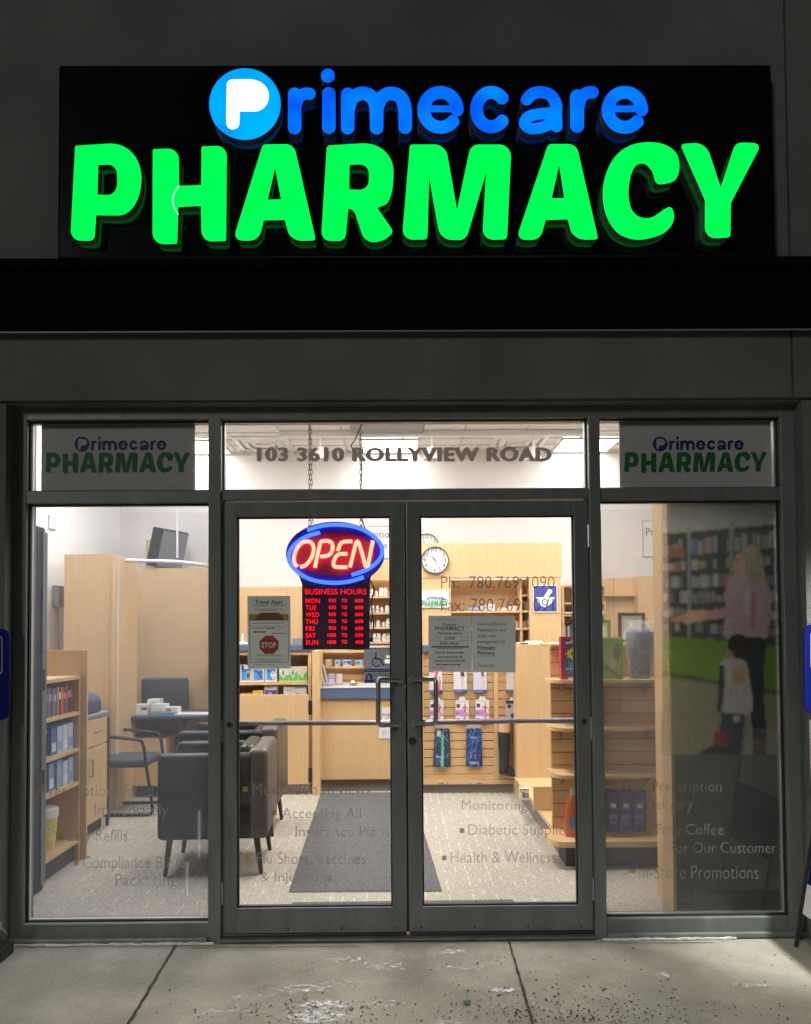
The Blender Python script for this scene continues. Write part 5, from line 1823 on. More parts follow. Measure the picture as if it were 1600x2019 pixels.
pack('white hosiery pack with a pink leg, far left of the upper row', 847, 872.5, 1318, 1368, stocking(0))
pack('white hosiery pack with a red skirt figure, second of the upper row', 895, 921, 1316, 1367, stocking(1))
pack('lilac hosiery pack with a dark skirt figure, third of the upper row', 934, 960.5, 1318, 1367.5, stocking(2), (.66, .62, .70))
pack('white hosiery pack with a black stocking, by the maple end panel', 999, 1026, 1318, 1367, stocking(3))
pack('purple and white hosiery pack behind the right door pull', 848, 875, 1380, 1424, pantyhose)
pack('purple and white hosiery pack, second of the lower row', 899, 925, 1380, 1424, pantyhose)
pack('purple and white hosiery pack, third of the lower row', 938.5, 965, 1379, 1424, pantyhose)
pack('grey patterned hosiery pack with black header by the end panel', 998, 1026, 1381, 1424, lambda P: (P.rect(0, 1, 0, .14, (.04, .04, .045)), P.rect(.12, .38, .2, .34, (.03, .03, .05)), P.ell(.5, .7, .16, .12, (.05, .03, .05)), P.ell(.55, .88, .2, .1, (.25, .05, .08)), P.ell(.35, .9, .1, .06, (.6, .58, .6))), (.42, .40, .46))


def bag(lab, top, bot, t_, bt, col, stripe):
    (a0, a1), (b0, b1) = top, bot
    T = thing('stocking_bag', lab, 'bag', tuple(at((b0 + b1) / 2, bt, Y - .02)), 'clear bags on the slatwall')
    mb = MB()
    P = Paint(0, 1, 0, 1, 26, 40, col)
    if stripe:
        P.rect(.44, .60, .16, 1, (.06, .50, .36)); P.rect(.12, .42, .06, .20, (.5, .52, .55)); P.rect(.12, .5, .72, .75, (.25, .3, .42)); P.rect(.15, .4, .8, .9, (.06, .09, .2))
    else:
        P.rect(.2, .75, .25, .42, (.07, .14, .36), .6); P.rect(.25, .7, .22, .26, (.2, .28, .5)); P.rect(.22, .76, .86, .94, (.25, .3, .45)); P.rect(.28, .32, .45, .8, (.06, .12, .3)); P.rect(.6, .64, .45, .8, (.06, .12, .3))
    for _ in range(26):
        u, v = random.random(), random.random() ** 1.6
        P.line([(u, v), (u + random.uniform(-.12, .12), v + random.uniform(.02, .12))], .012, (.4, .45, .55), .6)
    P.speckle(.12)

    def f(u, v):
        l, r = a0 + (b0 - a0) * v, a1 + (b1 - a1) * v
        bulge = .022 * math.sin(math.pi * min(max(u, 0), 1)) * (.4 + .6 * v) + .004 * math.sin(u * 23 + v * 9)
        p = at(l + (r - l) * u, t_ + (bt - t_) * v, Y - .012)
        return (p.x, p.y - bulge, p.z)
    P.grid(mb, f)
    mb.build('filled_bag', printed('bag_print', .25), T)
    q = [at(x_, y_, Y - .014) for x_, y_ in ((a0, t_ + 2), (a1, t_ + 2), (a1, t_ - 7), (a0, t_ - 7))]
    MB().add(q, [(0, 1, 2, 3)]).build('bag_header', vinyl('clear_header', (.7, .68, .66), .45), T)
    xm = (q[0].x + q[1].x) / 2
    MB().tube([(xm, Y + .012, q[2].z - .01), (xm, Y - .04, q[2].z - .01)], .003, 5).build('hook', STEEL, T)


bag('navy stocking in a clear bag with a bright green stripe', (858, 887), (854, 889.5), 1436, 1512, (.035, .05, .11), True)
bag('plain royal navy stocking in a clear bag, right of the striped one', (920, 950), (919, 952), 1436, 1511, (.02, .055, .20), False)
# display leg with a black boot
T = thing('display_leg', 'skin toned display leg wearing a tall black boot with tan sole', 'display leg', tuple(at(1000, 1533, Y - .04)))
k = lambda x_, y_, d=-.055: tuple(at(x_, y_, Y + d))
px_r = (Y + 3.95) / FPX
MB().tube([k(995, 1420), k(995, 1450)], [11.5 * px_r, 12 * px_r], 14).build('calf', mat('skin_tone_form', (.58, .36, .24), .5), T)
MB().tube([k(995, 1443), k(994.5, 1470), k(994.5, 1492), k(994, 1510), k(994, 1524)], [12.6 * px_r, 11.4 * px_r, 9.8 * px_r, 9.6 * px_r, 9.4 * px_r], 14).build('boot_shaft', mat('black_neoprene', (.018, .018, .02), .7, noise=.2, nscale=50), T)
MB().tube([k(992, 1517), k(1004, 1519), k(1014, 1525), k(1022, 1529)], [8 * px_r, 8.5 * px_r, 6.5 * px_r, 4 * px_r], 12).build('boot_foot', MATS['black_neoprene'], T)
MB().tube([k(986, 1529), k(1002, 1531.5), k(1022, 1535)], [3 * px_r, 3 * px_r, 2.5 * px_r], 8).build('sole', mat('tan_sole', (.45, .28, .13), .6), T)

# counter end panel
T = thing('end_panel', 'plain maple end panel between the slatwall and the right gondola', 'panel', (1.1, 3.4, .012))
Yp = 3.30
x0, x1, z0, z1 = rect(1018.5, 1106, 1271, 1500, Yp)
MB().box(x0, x1, Yp, Yp + .45, .012, z1, .003).build('panel', WOOD, T)
zp = z1
for i, (a, b_, lab, c_) in enumerate(((1019, 1042, 'open white leaflet on top of the maple end panel', (.55, .5, .5)), (1042, 1070, 'bright white paper tray on top of the maple end panel', (.8, .8, .78)), (1090, 1106, 'thin white pad on the end panel beside the burst box', (.75, .74, .72)))):
    x0, x1, _, _ = rect(a, b_, 1262, 1270, Yp + .05)
    mb = MB().box(x0, x1, Yp + .05, Yp + .3, zp + .0006, zp + (.018, .032, .016)[i], .004, col=c_)
    if i == 0: mb.box(x0 + .03, x1 - .005, Yp + .048, Yp + .05, zp + .003, zp + .015, col=(.06, .03, .04))
    tag(mb.build('paper_tray', PRINT), lab, 'paper')
# long low deck running back to the counter
T = thing('gondola', 'right hand maple gondola with slatwall end and rounded shelves', 'display', (1.3, 1.9, .012))
DX = [on_floor(1113, 1700, .012), on_floor(1016, 1561, .012)]
zd = .185
def deck_side(z): return [(DX[0].x - .03, DX[0].y, z), (DX[1].x - .03, DX[1].y, z)]
a0, a1 = DX[0], DX[1]
e = .035
mb = MB()
mb.add([(a0.x - e, a0.y, zd), (1.40, a0.y, zd), (1.40, a1.y - .2, zd), (a1.x - e, a1.y - .2, zd), (a0.x - e, a0.y, zd - .03), (1.40, a0.y, zd - .03), (1.40, a1.y - .2, zd - .03), (a1.x - e, a1.y - .2, zd - .03)],
       [(0, 1, 2, 3), (7, 6, 5, 4), (0, 4, 5, 1), (3, 2, 6, 7), (0, 3, 7, 4), (1, 5, 6, 2)])
mb.build('deck', WOOD, T)
mb = MB()
mb.add([(a0.x, a0.y, .012), (1.36, a0.y, .012), (1.36, a1.y - .2, .012), (a1.x, a1.y - .2, .012), (a0.x, a0.y, zd - .031), (1.36, a0.y, zd - .031), (1.36, a1.y - .2, zd - .031), (a1.x, a1.y - .2, zd - .031)],
       [(0, 1, 5, 4), (1, 2, 6, 5), (2, 3, 7, 6), (3, 0, 4, 7)])
mb.build('deck_kickboard', mat('mid_grey_kick', (.20, .19, .18), .7), T)
x0, x1, z0, z1 = rect(1051, 1086.5, 1272, 1596, 1.98)
MB().box(x0, 1.40, 1.98, 2.01, zd + .001, .36).build('side_panel', WOOD, T)
q = carton('goods_box', 'small dark boxed item on the gondola deck beside the end panel', 'box', 1027, 1044, 1556, 1578, 2.35, .10, lambda P: (P.rect(.25, .95, .35, .8, (.10, .07, .09)), P.rect(.5, .95, .35, .8, (.28, .22, .26)), P.rect(0, 1, 0, .15, (.4, .12, .10))), (.66, .56, .46))
q.location.z = zd + .001
# end-cap
YE = 1.42
x0, x1, z0, z1 = rect(1087.5, 1306, 1275, 1600, YE)
zb_ = zd + .001
mb = MB()
zz = zb_
while zz < z1:
    mb.box(x0, x1, YE, YE + .018, zz, min(zz + .0795, z1)); zz += .085
mb.build('slat_panel', SLAT, T)
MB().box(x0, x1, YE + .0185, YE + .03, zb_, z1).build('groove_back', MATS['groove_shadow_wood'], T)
MB().box(x0 - .004, x1, YE - .03, YE + .40, z1 + .001, z1 + .022, .004).build('top_cap', WOOD, T)


def shelf_round(z, x0, x1, ya, yb, th_, nm, mt, par):
    o = rounded([(x0, ya, .09), (x1, ya, .09), (x1, yb, 0), (x0, yb, 0)])
    n = len(o)
    vs = [(p[0], p[1], z) for p in o] + [(p[0], p[1], z - th_) for p in o]
    return MB().add(vs, [tuple(range(n)), tuple(range(2 * n - 1, n - 1, -1))] + [(i, n + i, n + (i + 1) % n, (i + 1) % n) for i in range(n)]).build(nm, mt, par)


xs0 = at(1090, 1340, 1.15).x
ZSH = []
for py in (1341, 1436, 1529):
    z = at(1115, py, 1.15).z
    ZSH.append(z)
    s_ = shelf_round(z, xs0, x1 - .01, 1.15, YE - .001, .022, 'shelf', WOOD, T)
    for xx in (xs0 + .10, x1 - .12):
        MB().add([(xx, YE - .001, z - .0225), (xx, 1.24, z - .0225), (xx, YE - .001, z - .10), (xx + .006, YE - .001, z - .0225), (xx + .006, 1.24, z - .0225), (xx + .006, YE - .001, z - .10)], [(0, 1, 2), (3, 5, 4), (1, 4, 5, 2), (0, 3, 4, 1)]).build('bracket', mat('grey_bracket', (.25, .25, .26), .4, metal=.4), s_)
xd0 = at(1089, 1650, 1.10).x
shelf_round(zd + .003, xd0, x1 - .01, 1.08, YE - .001, .036, 'shelf', WOOD, T)
MB().box(at(1115, 1690, 1.2).x, x1 - .03, 1.175, YE, .012, zd - .034).build('kickboard', DKICK, T)


def burst(P):
    P.rect(0, 1, 0, .32, (.10, .05, .14)); P.rect(0, .2, 0, .7, (.38, .03, .07)); P.rect(.0, 1, 0, .06, (.42, .04, .08)); P.rect(.15, 1, .5, .95, (.06, .12, .26)); P.rect(.3, 1, .58, .85, (.08, .22, .42))
    P.poly([(.2 + .38 * 0 + .42 + (.44 if i % 2 == 0 else .34) * math.cos(i * math.pi / 10), .40 + (.145 if i % 2 == 0 else .11) * math.sin(i * math.pi / 10)) for i in range(20)], (.60, .58, .05))
    P.ell(.62, .40, .2, .06, (.40, .06, .03))
    P.poly([(.2, .13), (.55, .06), (1, .04), (1, .10), (.6, .13), (.25, .18)], (.58, .6, .55)); P.poly([(.25, .10), (.9, .06), (.9, .075), (.25, .13)], (.1, .08, .1))
    P.line([(.2, .75), (.9, .72)], .02, (.4, .42, .2)); P.rect(0, 1, .95, 1, (.66, .66, .60)); P.rect(0, .3, .94, 1, (.55, .03, .05)); P.rect(.1, .8, .86, .93, (.2, .06, .08)); P.speckle(.1)


carton('burst_box', 'tall red and blue carton with a yellow burst on the top gondola shelf', 'box', 1106.5, 1152, 1255, 1340.5, 1.20, .06, burst, (.4, .03, .07), nx=34, ny=60)
# orange detergent bottle
q = at(1131, 1640, 1.22)
T = thing('detergent_bottle', 'orange detergent bottle with pale cap on the bottom gondola shelf', 'bottle', (q.x, 1.22, zd + .004))
prof = [(.050, 0), (.056, .02), (.058, .07), (.054, .13), (.045, .18), (.040, .215), (.036, .24), (.020, .26), (.018, .268)]
o = MB().lathe(prof, (q.x, 1.22, zd + .0045), 20)
o.v = [(v[0], 1.22 + (v[1] - 1.22) * .6, v[2]) for v in o.v]
o.build('body', mat('orange_plastic', (.55, .10, .02), .3), T)
mb = MB()
mb.add([(q.x - .035, 1.22 - .0362, zd + .06), (q.x + .035, 1.22 - .0362, zd + .06), (q.x + .035, 1.22 - .0345, zd + .14), (q.x - .035, 1.22 - .0345, zd + .14)], [(0, 1, 2, 3)])
mb.build('label', mat('blue_green_label', (.10, .2, .3), .5), T)
MB().lathe([(.019, .262), (.020, .30), (.017, .305)], (q.x, 1.22, zd + .0045), 14).build('cap', mat('pale_orange_cap', (.6, .42, .35), .4), T)
# seen through the right window: goods on the gondola end
def green_pic(P):
    P.rect(0, 1, 0, .04, (.5, .5, .3)); P.ell(.6, .45, .35, .3, (.35, .42, .15)); P.ell(.75, .35, .15, .2, (.18, .13, .07)); P.ell(.5, .62, .2, .12, (.5, .45, .35)); P.line([(.3, .7), (.9, .95)], .05, (.15, .2, .05)); P.rect(.05, .3, .2, .6, (.45, .52, .3), .5)


carton('picture_box', 'green picture box on the gondola shelf beside the right door', 'box', 1182, 1229, 1256, 1341, 1.2, .05, green_pic, (.20, .34, .04), nx=24, ny=36)
YF_ = 1.60
for a, b_, ya, yb, lab, c_ in ((1220, 1273, 1208, 1272, 'dark framed certificate standing behind the wrapped bundle', (.05, .025, .03)), (1178, 1205, 1222, 1272, 'green framed picture standing near the door post', (.20, .26, .08))):
    T = thing('framed_picture', lab, 'frame', tuple(at((a + b_) / 2, yb, YF_)), 'standing picture frames')
    x0, x1, z0, z1 = rect(a, b_, ya, yb, YF_)
    z0 = at(1200, 1275, YE).z + .023
    mb = MB(); bead(mb, x0, x1, z0, z1, YF_, YF_ + .018, .022)
    mb.build('frame', mat('frame_' + lab[:5], c_, .4), T)
    MB().box(x0 + .0225, x1 - .0225, YF_ + .006, YF_ + .016, z0 + .0225, z1 - .0225).build('picture', mat('cream_certificate', (.68, .70, .58), .6), T)
# bundle wrapped in clear plastic
T = thing('wrapped_bundle', 'grey bundle wrapped in clear plastic standing on the gondola shelf', 'bundle', tuple(at(1264, 1338, 1.24)))
c_ = at(1264, 1338, 1.26)
zb2 = ZSH[0] + .001
k1 = lambda py: at(1264, py, 1.26).z
prof = [(0.055, 0), (.06, .02), (.062, k1(1312) - zb2), (.07, k1(1298) - zb2), (.082, k1(1282) - zb2), (.088, k1(1262) - zb2), (.086, k1(1246) - zb2), (.06, k1(1240) - zb2)]
o = MB().lathe(prof, (c_.x, 1.27, zb2), 26)
o.v = [(v[0] + random.uniform(-.009, .009), 1.27 + (v[1] - 1.27) * .8 + random.uniform(-.008, .008), v[2] + (random.uniform(-.004, .004) if v[2] > zb2 + .03 else 0)) for v in o.v]
o.build('contents', mat('slate_contents', (.17, .175, .22), .7, noise=.6, nscale=30), T)
o = MB()
pr = [(r + .012, h) for r, h in prof[:-1]] + [(.075, k1(1236) - zb2), (.05, k1(1231) - zb2), (.09, k1(1224) - zb2)]
o.lathe(pr, (c_.x, 1.27, zb2), 30)
o.f = o.f[:-2]
o.v = [(v[0] + random.uniform(-.008, .008), 1.27 + (v[1] - 1.27) * .85 + random.uniform(-.006, .006), v[2] + (random.uniform(-.006, .006) if v[2] > zb2 + .03 else 0)) for v in o.v]
o.build('plastic_wrap', vinyl('milky_wrap', (.75, .75, .78), .18), T)
for i, (a, b_, lab) in enumerate(((1197, 1221, 'navy carton nearest the door post on the bottom gondola shelf'), (1222, 1247, 'navy carton between two alike on the bottom gondola shelf'), (1248, 1275, 'navy carton farthest right on the bottom gondola shelf'))):
    carton('navy_carton', lab, 'carton', a, b_, 1560, 1640, 1.18, .09, lambda P: (P.rect(.35, .75, .32, .42, (.5, .48, .35)), P.rect(.2, .8, .6, .68, (.12, .16, .34)), P.rect(.25, .75, .75, .8, (.12, .16, .34)), P.speckle(.2)), (.025, .035, .13), 'navy cartons on the bottom gondola shelf')
# far-right maple shelving and wall notices
T = thing('corner_shelving', 'stepped maple shelving against the back wall seen through the right window', 'shelf', (2.9, 4.5, .012))
Yc = 4.3
for a, b_, t_, dd in ((1186, 1212, 1141, 0), (1212.5, 1259, 1139, .0), (1259.5, 1296, 1135, -.15)):
    x0, x1, z0, z1 = rect(a, b_, t_, 1400, Yc + dd)
    MB().box(x0, x1, Yc + dd, Yc + .4, .012, z1, .003).build('carcass', WOOD, T)
x0, x1, z0, z1 = rect(1187, 1256, 1172, 1176, Yc)
MB().box(x0, x1, Yc - .08, Yc - .001, z0, z1).build('shelf', WOODD, T)
for s, a, b_, ya, yb, lab in (("Prescription\nDrop Off", 690, 800, 1036, 1102, 'white wall notice half hidden behind the open sign'), ("Prescription\nPick Up", 1267, 1375, 1026, 1098, 'white wall notice half hidden by the tall cabinet at the right')):
    T = thing('wall_notice', lab, 'notice', tuple(at((a + b_) / 2, yb, YB - .03)), 'framed notices on the back wall')
    mb = MB().pbox(a, b_, ya, yb, YB - .045, .014)
    mb.build('board', mat('notice_board', (.74, .71, .69), .7), T)
    x0, x1, z0, z1 = rect(a, b_, ya, yb, YB - .048)
    mb = MB(); bead(mb, x0, x1, z0, z1, YB - .05, YB - .044, .012)
    mb.build('frame', mat('pink_edge', (.50, .38, .36), .6), T)
    mb = MB()
    if a < 800:
        text(mb, "Prescription", 684, 777, 1046, 1065, YB - .0462); text(mb, "Drop Off", 706, 764, 1073, 1089, YB - .0462)
    else:
        text(mb, "Prescription", 1274, 1367, 1041, 1061, YB - .0462); text(mb, "Pick Up", 1293, 1345, 1071, 1087, YB - .0462)
    mb.build('lettering', GREYINK, T)
# tall display cabinet with its back to the right window
T = thing('backed_cabinet', 'tall cabinet with maple side standing back to the right window', 'cabinet', (1.75, .5, .012))
xl = at(1327, 1300, .34).x
MB().box(xl, 2.25, .34, .60, .05, 2.50).build('back_panel', mat('grey_backboard', (.085, .085, .08), .7, noise=.15, nscale=6), T)
MB().box(xl - .018, xl - .0005, .338, .60, .012, 2.50, .002).build('side_panel', WOOD, T)
MB().box(xl + .09, 2.25, .30, .339, .012, .12, .004).build('base', DKICK, T)

# ------------------------------------------------------------------ hazy film on the left window
def film(name, px, fn, par, Y, nx, ny, mt):
    mb = MB()
    P = Paint(px[0], px[1], px[2], px[3], nx, ny, (.4, .4, .4))
    fn(P)
    P.grid(mb, lambda u, v: at(u, v, Y))
    return mb.build(name, mt, par)


def haze(P):
    P.A[..., :3] = (.15, .162, .19)
    v = (P.Y - 985) / 835
    P.A[..., 3] = .37
    for x0, y0, L in ((393, 1600, 90), (402, 1605, 130), (396, 1690, 60), (370, 1700, 70), (385, 1720, 60), (378, 1790, 30), (408, 1640, 60)):   # drips in the film
        m = (np.abs(P.X - x0) < 1.6) & (P.Y > y0) & (P.Y < y0 + L)
        P.A[m, 3] = .45; P.A[m, :3] = (.6, .6, .62)


FILM = printed('hazy_window_film', alpha='attr', translucent=.55, tint=(.90, .94, 1.0))
film('window_film', (53, 411, 993, 1821), haze, WL, 0.0525, 60, 120, FILM)

# ------------------------------------------------------------------ see-through printed picture on the right window
def picture(P):
    X, Y = P.X, P.Y
    P.A[..., :3] = (.13, .145, .125)
    P.A[..., 3] = .74
    wall = Y < 1052 - (X - 1320) * .09
    P.put(wall, (.22, .225, .20))
    # shelving: dark bays with white cartons
    P.put(~wall & (Y < 1270 + (X - 1320) * .10), (.05, .053, .05))
    r2 = np.random.default_rng(3)
    rows = [(1062, 1098), (1106, 1126), (1134, 1160), (1166, 1188), (1196, 1216), (1224, 1244), (1252, 1270)]
    for ri, (ya, yb) in enumerate(rows):
        x = 1186.0
        while x < 1560:
            wd = r2.uniform(7, 17)
            if r2.random() < .82:
                sl = -.09 + .028 * ri
                dy = (x - 1320) * sl
                tt = r2.uniform(0, .35) * (yb - ya)
                g_ = r2.uniform(.09, .24)
                c_ = (g_, g_ * 1.02, g_ * .98)
                if r2.random() < .06: c_ = (.09, .11, .2)
                if r2.random() < .05: c_ = (.2, .11, .07)
                if r2.random() < .05: c_ = (.2, .17, .09)
                P.rect(x, x + wd - 2, ya + dy + tt, yb + dy, c_)
            x += wd
    P.rect(1356, 1362, 1040, 1275, (.17, .18, .17)); P.rect(1440, 1447, 1030, 1150, (.15, .16, .15))
    P.rect(1320, 1348, 1080, 1098, (.20, .09, .06))
    # green counter and tan floor
    P.put((Y > 1255 + (X - 1320) * .08) & (Y < 1325 + (X - 1320) * .17), (.085, .155, .03))
    P.put((Y >= 1325 + (X - 1320) * .17) & (Y < 1335 + (X - 1320) * .17), (.07, .075, .045))
    P.put((Y >= 1335 + (X - 1320) * .17) & (Y < 1487), (.155, .15, .10))
    # woman
    hair = (.22, .185, .135)
    P.poly([(1462, 1088), (1476, 1075), (1492, 1078), (1503, 1095), (1507, 1120), (1508, 1150), (1497, 1158), (1478, 1152), (1462, 1135), (1450, 1112)], hair, smooth=True)
    P.poly([(1452, 1092), (1462, 1092), (1468, 1110), (1467, 1128), (1457, 1138), (1448, 1132), (1446, 1118), (1444, 1113), (1449, 1104)], (.33, .20, .14), smooth=True)
    P.poly([(1462, 1086), (1480, 1082), (1478, 1110), (1470, 1120), (1466, 1105)], hair, smooth=True)
    P.poly([(1440, 1140), (1462, 1130), (1492, 1145), (1512, 1160), (1516, 1190), (1512, 1240), (1505, 1262), (1430, 1258), (1432, 1210), (1432, 1165)], (.27, .20, .21), smooth=True)
    P.poly([(1452, 1146), (1475, 1142), (1510, 1146), (1508, 1156), (1490, 1164), (1462, 1164), (1453, 1158)], (.24, .21, .20), smooth=True)
    P.poly([(1470, 1160), (1484, 1162), (1478, 1215), (1468, 1215)], (.28, .26, .25))
    P.poly([(1482, 1165), (1492, 1170), (1488, 1240), (1480, 1235)], (.28, .10, .11))
    P.line([(1436, 1206), (1410, 1212), (1385, 1214), (1366, 1216)], 9, (.26, .17, .18))
    P.poly([(1390, 1206), (1362, 1204), (1346, 1216), (1352, 1230), (1372, 1226), (1390, 1222)], (.34, .22, .13), smooth=True)
    P.poly([(1352, 1212), (1330, 1218), (1320, 1222), (1330, 1226), (1352, 1224)], (.32, .20, .13))
    P.line([(1508, 1165), (1512, 1210), (1500, 1260), (1478, 1298), (1460, 1318)], 11, (.26, .20, .21))
    P.poly([(1460, 1255), (1512, 1258), (1508, 1300), (1506, 1340), (1508, 1400), (1512, 1440), (1510, 1488), (1484, 1488), (1484, 1440), (1478, 1390), (1472, 1330)], (.025, .03, .035))
    P.rect(1484, 1510, 1456, 1480, (.10, .055, .04))
    # child
    P.poly([(1438, 1262), (1446, 1252), (1460, 1250), (1472, 1256), (1478, 1272), (1474, 1292), (1462, 1300), (1446, 1300), (1436, 1286)], (.035, .025, .02), smooth=True)
    P.poly([(1434, 1282), (1444, 1286), (1448, 1300), (1438, 1304), (1430, 1298)], (.24, .15, .10), smooth=True)
    P.poly([(1420, 1310), (1440, 1300), (1470, 1304), (1478, 1340), (1484, 1385), (1478, 1408), (1440, 1412), (1424, 1406), (1422, 1360)], (.27, .26, .25), smooth=True)
    P.poly([(1420, 1312), (1430, 1310), (1430, 1365), (1422, 1405), (1414, 1404)], (.04, .045, .055))
    P.poly([(1422, 1404), (1470, 1408), (1466, 1450), (1462, 1487), (1432, 1487), (1418, 1450)], (.05, .055, .07))
    P.poly([(1410, 1442), (1430, 1440), (1436, 1470), (1430, 1480), (1404, 1478)], (.14, .04, .04))
    P.poly([(1382, 1482), (1404, 1470), (1430, 1474), (1440, 1487), (1380, 1487)], (.045, .045, .06))
    P.poly([(1446, 1318), (1466, 1312), (1472, 1330), (1458, 1350), (1444, 1344)], (.33, .19, .10), smooth=True)
    P.rect(1447, 1460, 1410, 1424, (.26, .25, .22))
    P.ell(1453, 1107, 2.6, 1.8, (.05, .035, .03)); P.line([(1448, 1102), (1457, 1102)], 1.1, (.12, .08, .05)); P.line([(1449, 1126), (1457, 1125)], 1.4, (.20, .07, .06)); P.line([(1444, 1113), (1450, 1117)], 1.3, (.22, .13, .09))
    for k in range(9):
        P.line([(1466 + 4 * k, 1086 + k), (1470 + 4.2 * k, 1118), (1472 + 3.6 * k, 1150)], 1.2, (.14, .11, .08) if k % 2 else (.30, .26, .19), .7)
    for k in range(5):
        P.line([(1436 + 3 * k, 1180 + 12 * k), (1462 + 6 * k, 1188 + 13 * k)], 1.5, (.20, .15, .16), .7)
    for k in range(4):
        P.line([(1430 + 12 * k, 1318), (1428 + 13 * k, 1395)], 1.3, (.19, .185, .18), .7)
    for k in range(4):
        P.line([(1449 + 5 * k, 1330), (1452 + 6 * k, 1346)], 1.1, (.2, .11, .06), .8)
    # translucent second figure over the clear strip
    P.poly([(1228, 1340), (1300, 1340), (1304, 1385), (1282, 1402), (1250, 1400), (1232, 1388)], (.50, .46, .46), .8, smooth=True)
    P.put((X > 1231) & (X < 1280) & (Y > 1402) & (Y < 1480), (.16, .10, .08), .7)
    P.A[..., 3] = np.where((X > 1226) & (X < 1308) & (Y > 1338) & (Y < 1404), .58, P.A[..., 3])
    m = Y > 1487
    f = np.clip((Y - 1487) / 330, 0, 1)
    P.put(m, (.10, .105, .10))
    P.A[m, 3] = .55
    P.A[..., 3] = np.where(X < 1306, np.where(Y < 1487, P.A[..., 3] * .56, .36), P.A[..., 3])
    base = (X < 1306)
    P.A[base, :3] = P.A[base, :3] * .3 + np.array((.34, .315, .32)) * .7  # pale haze from the lit room painted over this strip
    P.A[..., :3] = np.clip(P.A[..., :3] * np.where(base[..., None], 1.0, 1.85), 0, .85)
    P.speckle(.10)
    P.blur()
    P.blur()


o = film('window_graphic', (1185.5, 1560, 988, 1811), picture, None, 0.0530, 150, 330, printed('perforated_print', alpha='attr', translucent=.4))
tag(o, 'dim see-through print of a woman and child in a shop across the right window', 'window graphic')

# ------------------------------------------------------------------ notices taped to the door glass
YN = 0.033
NGREY = mat('notice_paper_grey', (.74, .74, .70), .85, noise=.04, nscale=5)
T = thing('travel_notice', 'white travel notice with a red stop octagon taped inside the left door', 'notice', tuple(at(531, 1318, YN)))
MB().solid([[(488, 1175), (573, 1175), (574, 1318), (489, 1319)]], YN, YN + .0012).build('sheet', NGREY, T)
r_, g_, k_, w_, y_ = MB(), MB(), MB(), MB(), MB()
text(k_, "Travel Alert", 503, 558, 1182.5, 1191.5, YN - .0006, weight=.016)
MB().flat([[(497, 1193.6), (564, 1193.6), (564, 1194.6), (497, 1194.6)]], YN - .0006).build('red_rule', mat('print_red', (.36, .035, .03), .7), T)
for a, b_, py, h in ((503, 557, 1201, 1.1), (511, 548, 1203.6, 1.1), (498, 560, 1229, 1), (498, 564, 1236, 1), (498, 520, 1239, 1), (502, 555, 1299.5, .9), (511, 552, 1303.3, .9), (502, 540, 1311, .7)):
    scribble(g_, a, b_, py, h, YN - .0006)
for a, b_, py, h in ((500, 524, 1246, 2.6), (524, 541, 1239, 1.6), (537, 563, 1248.6, 1.5)):
    scribble(k_, a, b_, py, h, YN - .0006)
text(g_, "CAN NOT enter today", 505, 556, 1290, 1295, YN - .0006)
y_.flat([rounded([(492, 1211, 2), (569, 1211, 2), (569, 1223.5, 0), (492, 1223.5, 0)])], YN - .0006)
r2 = MB().flat([[(514, 1208), (551, 1208), (561, 1222.5), (502, 1222.5)]], YN - .001)
oc = [(531 + 21 * math.cos(math.radians(22.5 + 45 * i)) * .965, 1271.5 + 19.4 * math.sin(math.radians(22.5 + 45 * i))) for i in range(8)]
r_.flat([oc], YN - .0006)
text(w_, "STOP", 516, 545, 1266.5, 1277, YN - .0012, weight=.02)
fr1 = rounded([(492, 1211, 3), (569, 1211, 3), (569.6, 1305.6, 3), (493, 1306, 3)])
fr2 = rounded([(492.7, 1211.7, 2.5), (568.3, 1211.7, 2.5), (568.9, 1304.9, 2.5), (493.7, 1305.3, 2.5)])
k_.flat([fr1, fr2], YN - .0008)
k_.build('dark_lettering', INK, T)
g_.build('small_print', GREYINK, T)
r_.build('red_octagon', mat('print_red', (.36, .035, .03), .7), T)
w_.build('white_lettering', PAPER, T)
y_.build('yellow_band', mat('print_ochre', (.33, .24, .04), .7), T)
r2.build('brown_wedge', mat('print_brown', (.17, .06, .03), .7), T)

T = thing('closing_notice', 'crowded white closing notice taped on the right door, left of the plain one', 'notice', tuple(at(887, 1322, YN)), 'paired notices on the right door')
MB().solid([[(845, 1214), (929.5, 1214.5), (931, 1325), (845.5, 1324)]], YN, YN + .0012).build('sheet', NGREY, T)
k_, g_, l_ = MB(), MB(), MB()
Yq = YN - .0007
text(g_, "Primecare", 873, 900, 1228, 1234, Yq, weight=.016)
text(g_, "PHARMACY", 858, 917, 1234.5, 1243, Yq, weight=.020)
text(k_, "Pharmacy will be", 864, 911, 1246, 1252, Yq, weight=.014)
text(k_, "CLOSED", 877, 898, 1255.5, 1261, Yq, weight=.014)
text(k_, "EVERY FRIDAY", 868, 907, 1266, 1271, Yq, weight=.014)
k_.flat([[(851, 1274.3), (925, 1274.3), (925, 1276.6), (851, 1276.6)]], Yq)
text(k_, "Due to Friday prayer", 859, 916, 1284, 1290, Yq, weight=.014)
for a, b_, py, h in ((862, 912, 1295.5, 1.8), (858, 918, 1303, 1.8), (861, 911, 1310.5, 2.0)):
    scribble(k_, a, b_, py, h, Yq)
for a, b_, py, h in ((864, 900, 1221.3, .8), (861, 914, 1279, 1.4), (852, 880, 1316.5, .9), (909, 925, 1258, .7), (909, 925, 1263, .7), (855, 870, 1257, .6), (855, 872, 1262, .6)):
    scribble(g_, a, b_, py, h, Yq)
for py in (1225, 1247.5, 1253.6, 1263, 1272.6, 1292, 1299, 1306):
    l_.flat([[(850, py), (926, py), (926, py + .35), (850, py + .35)]], Yq + .0002)
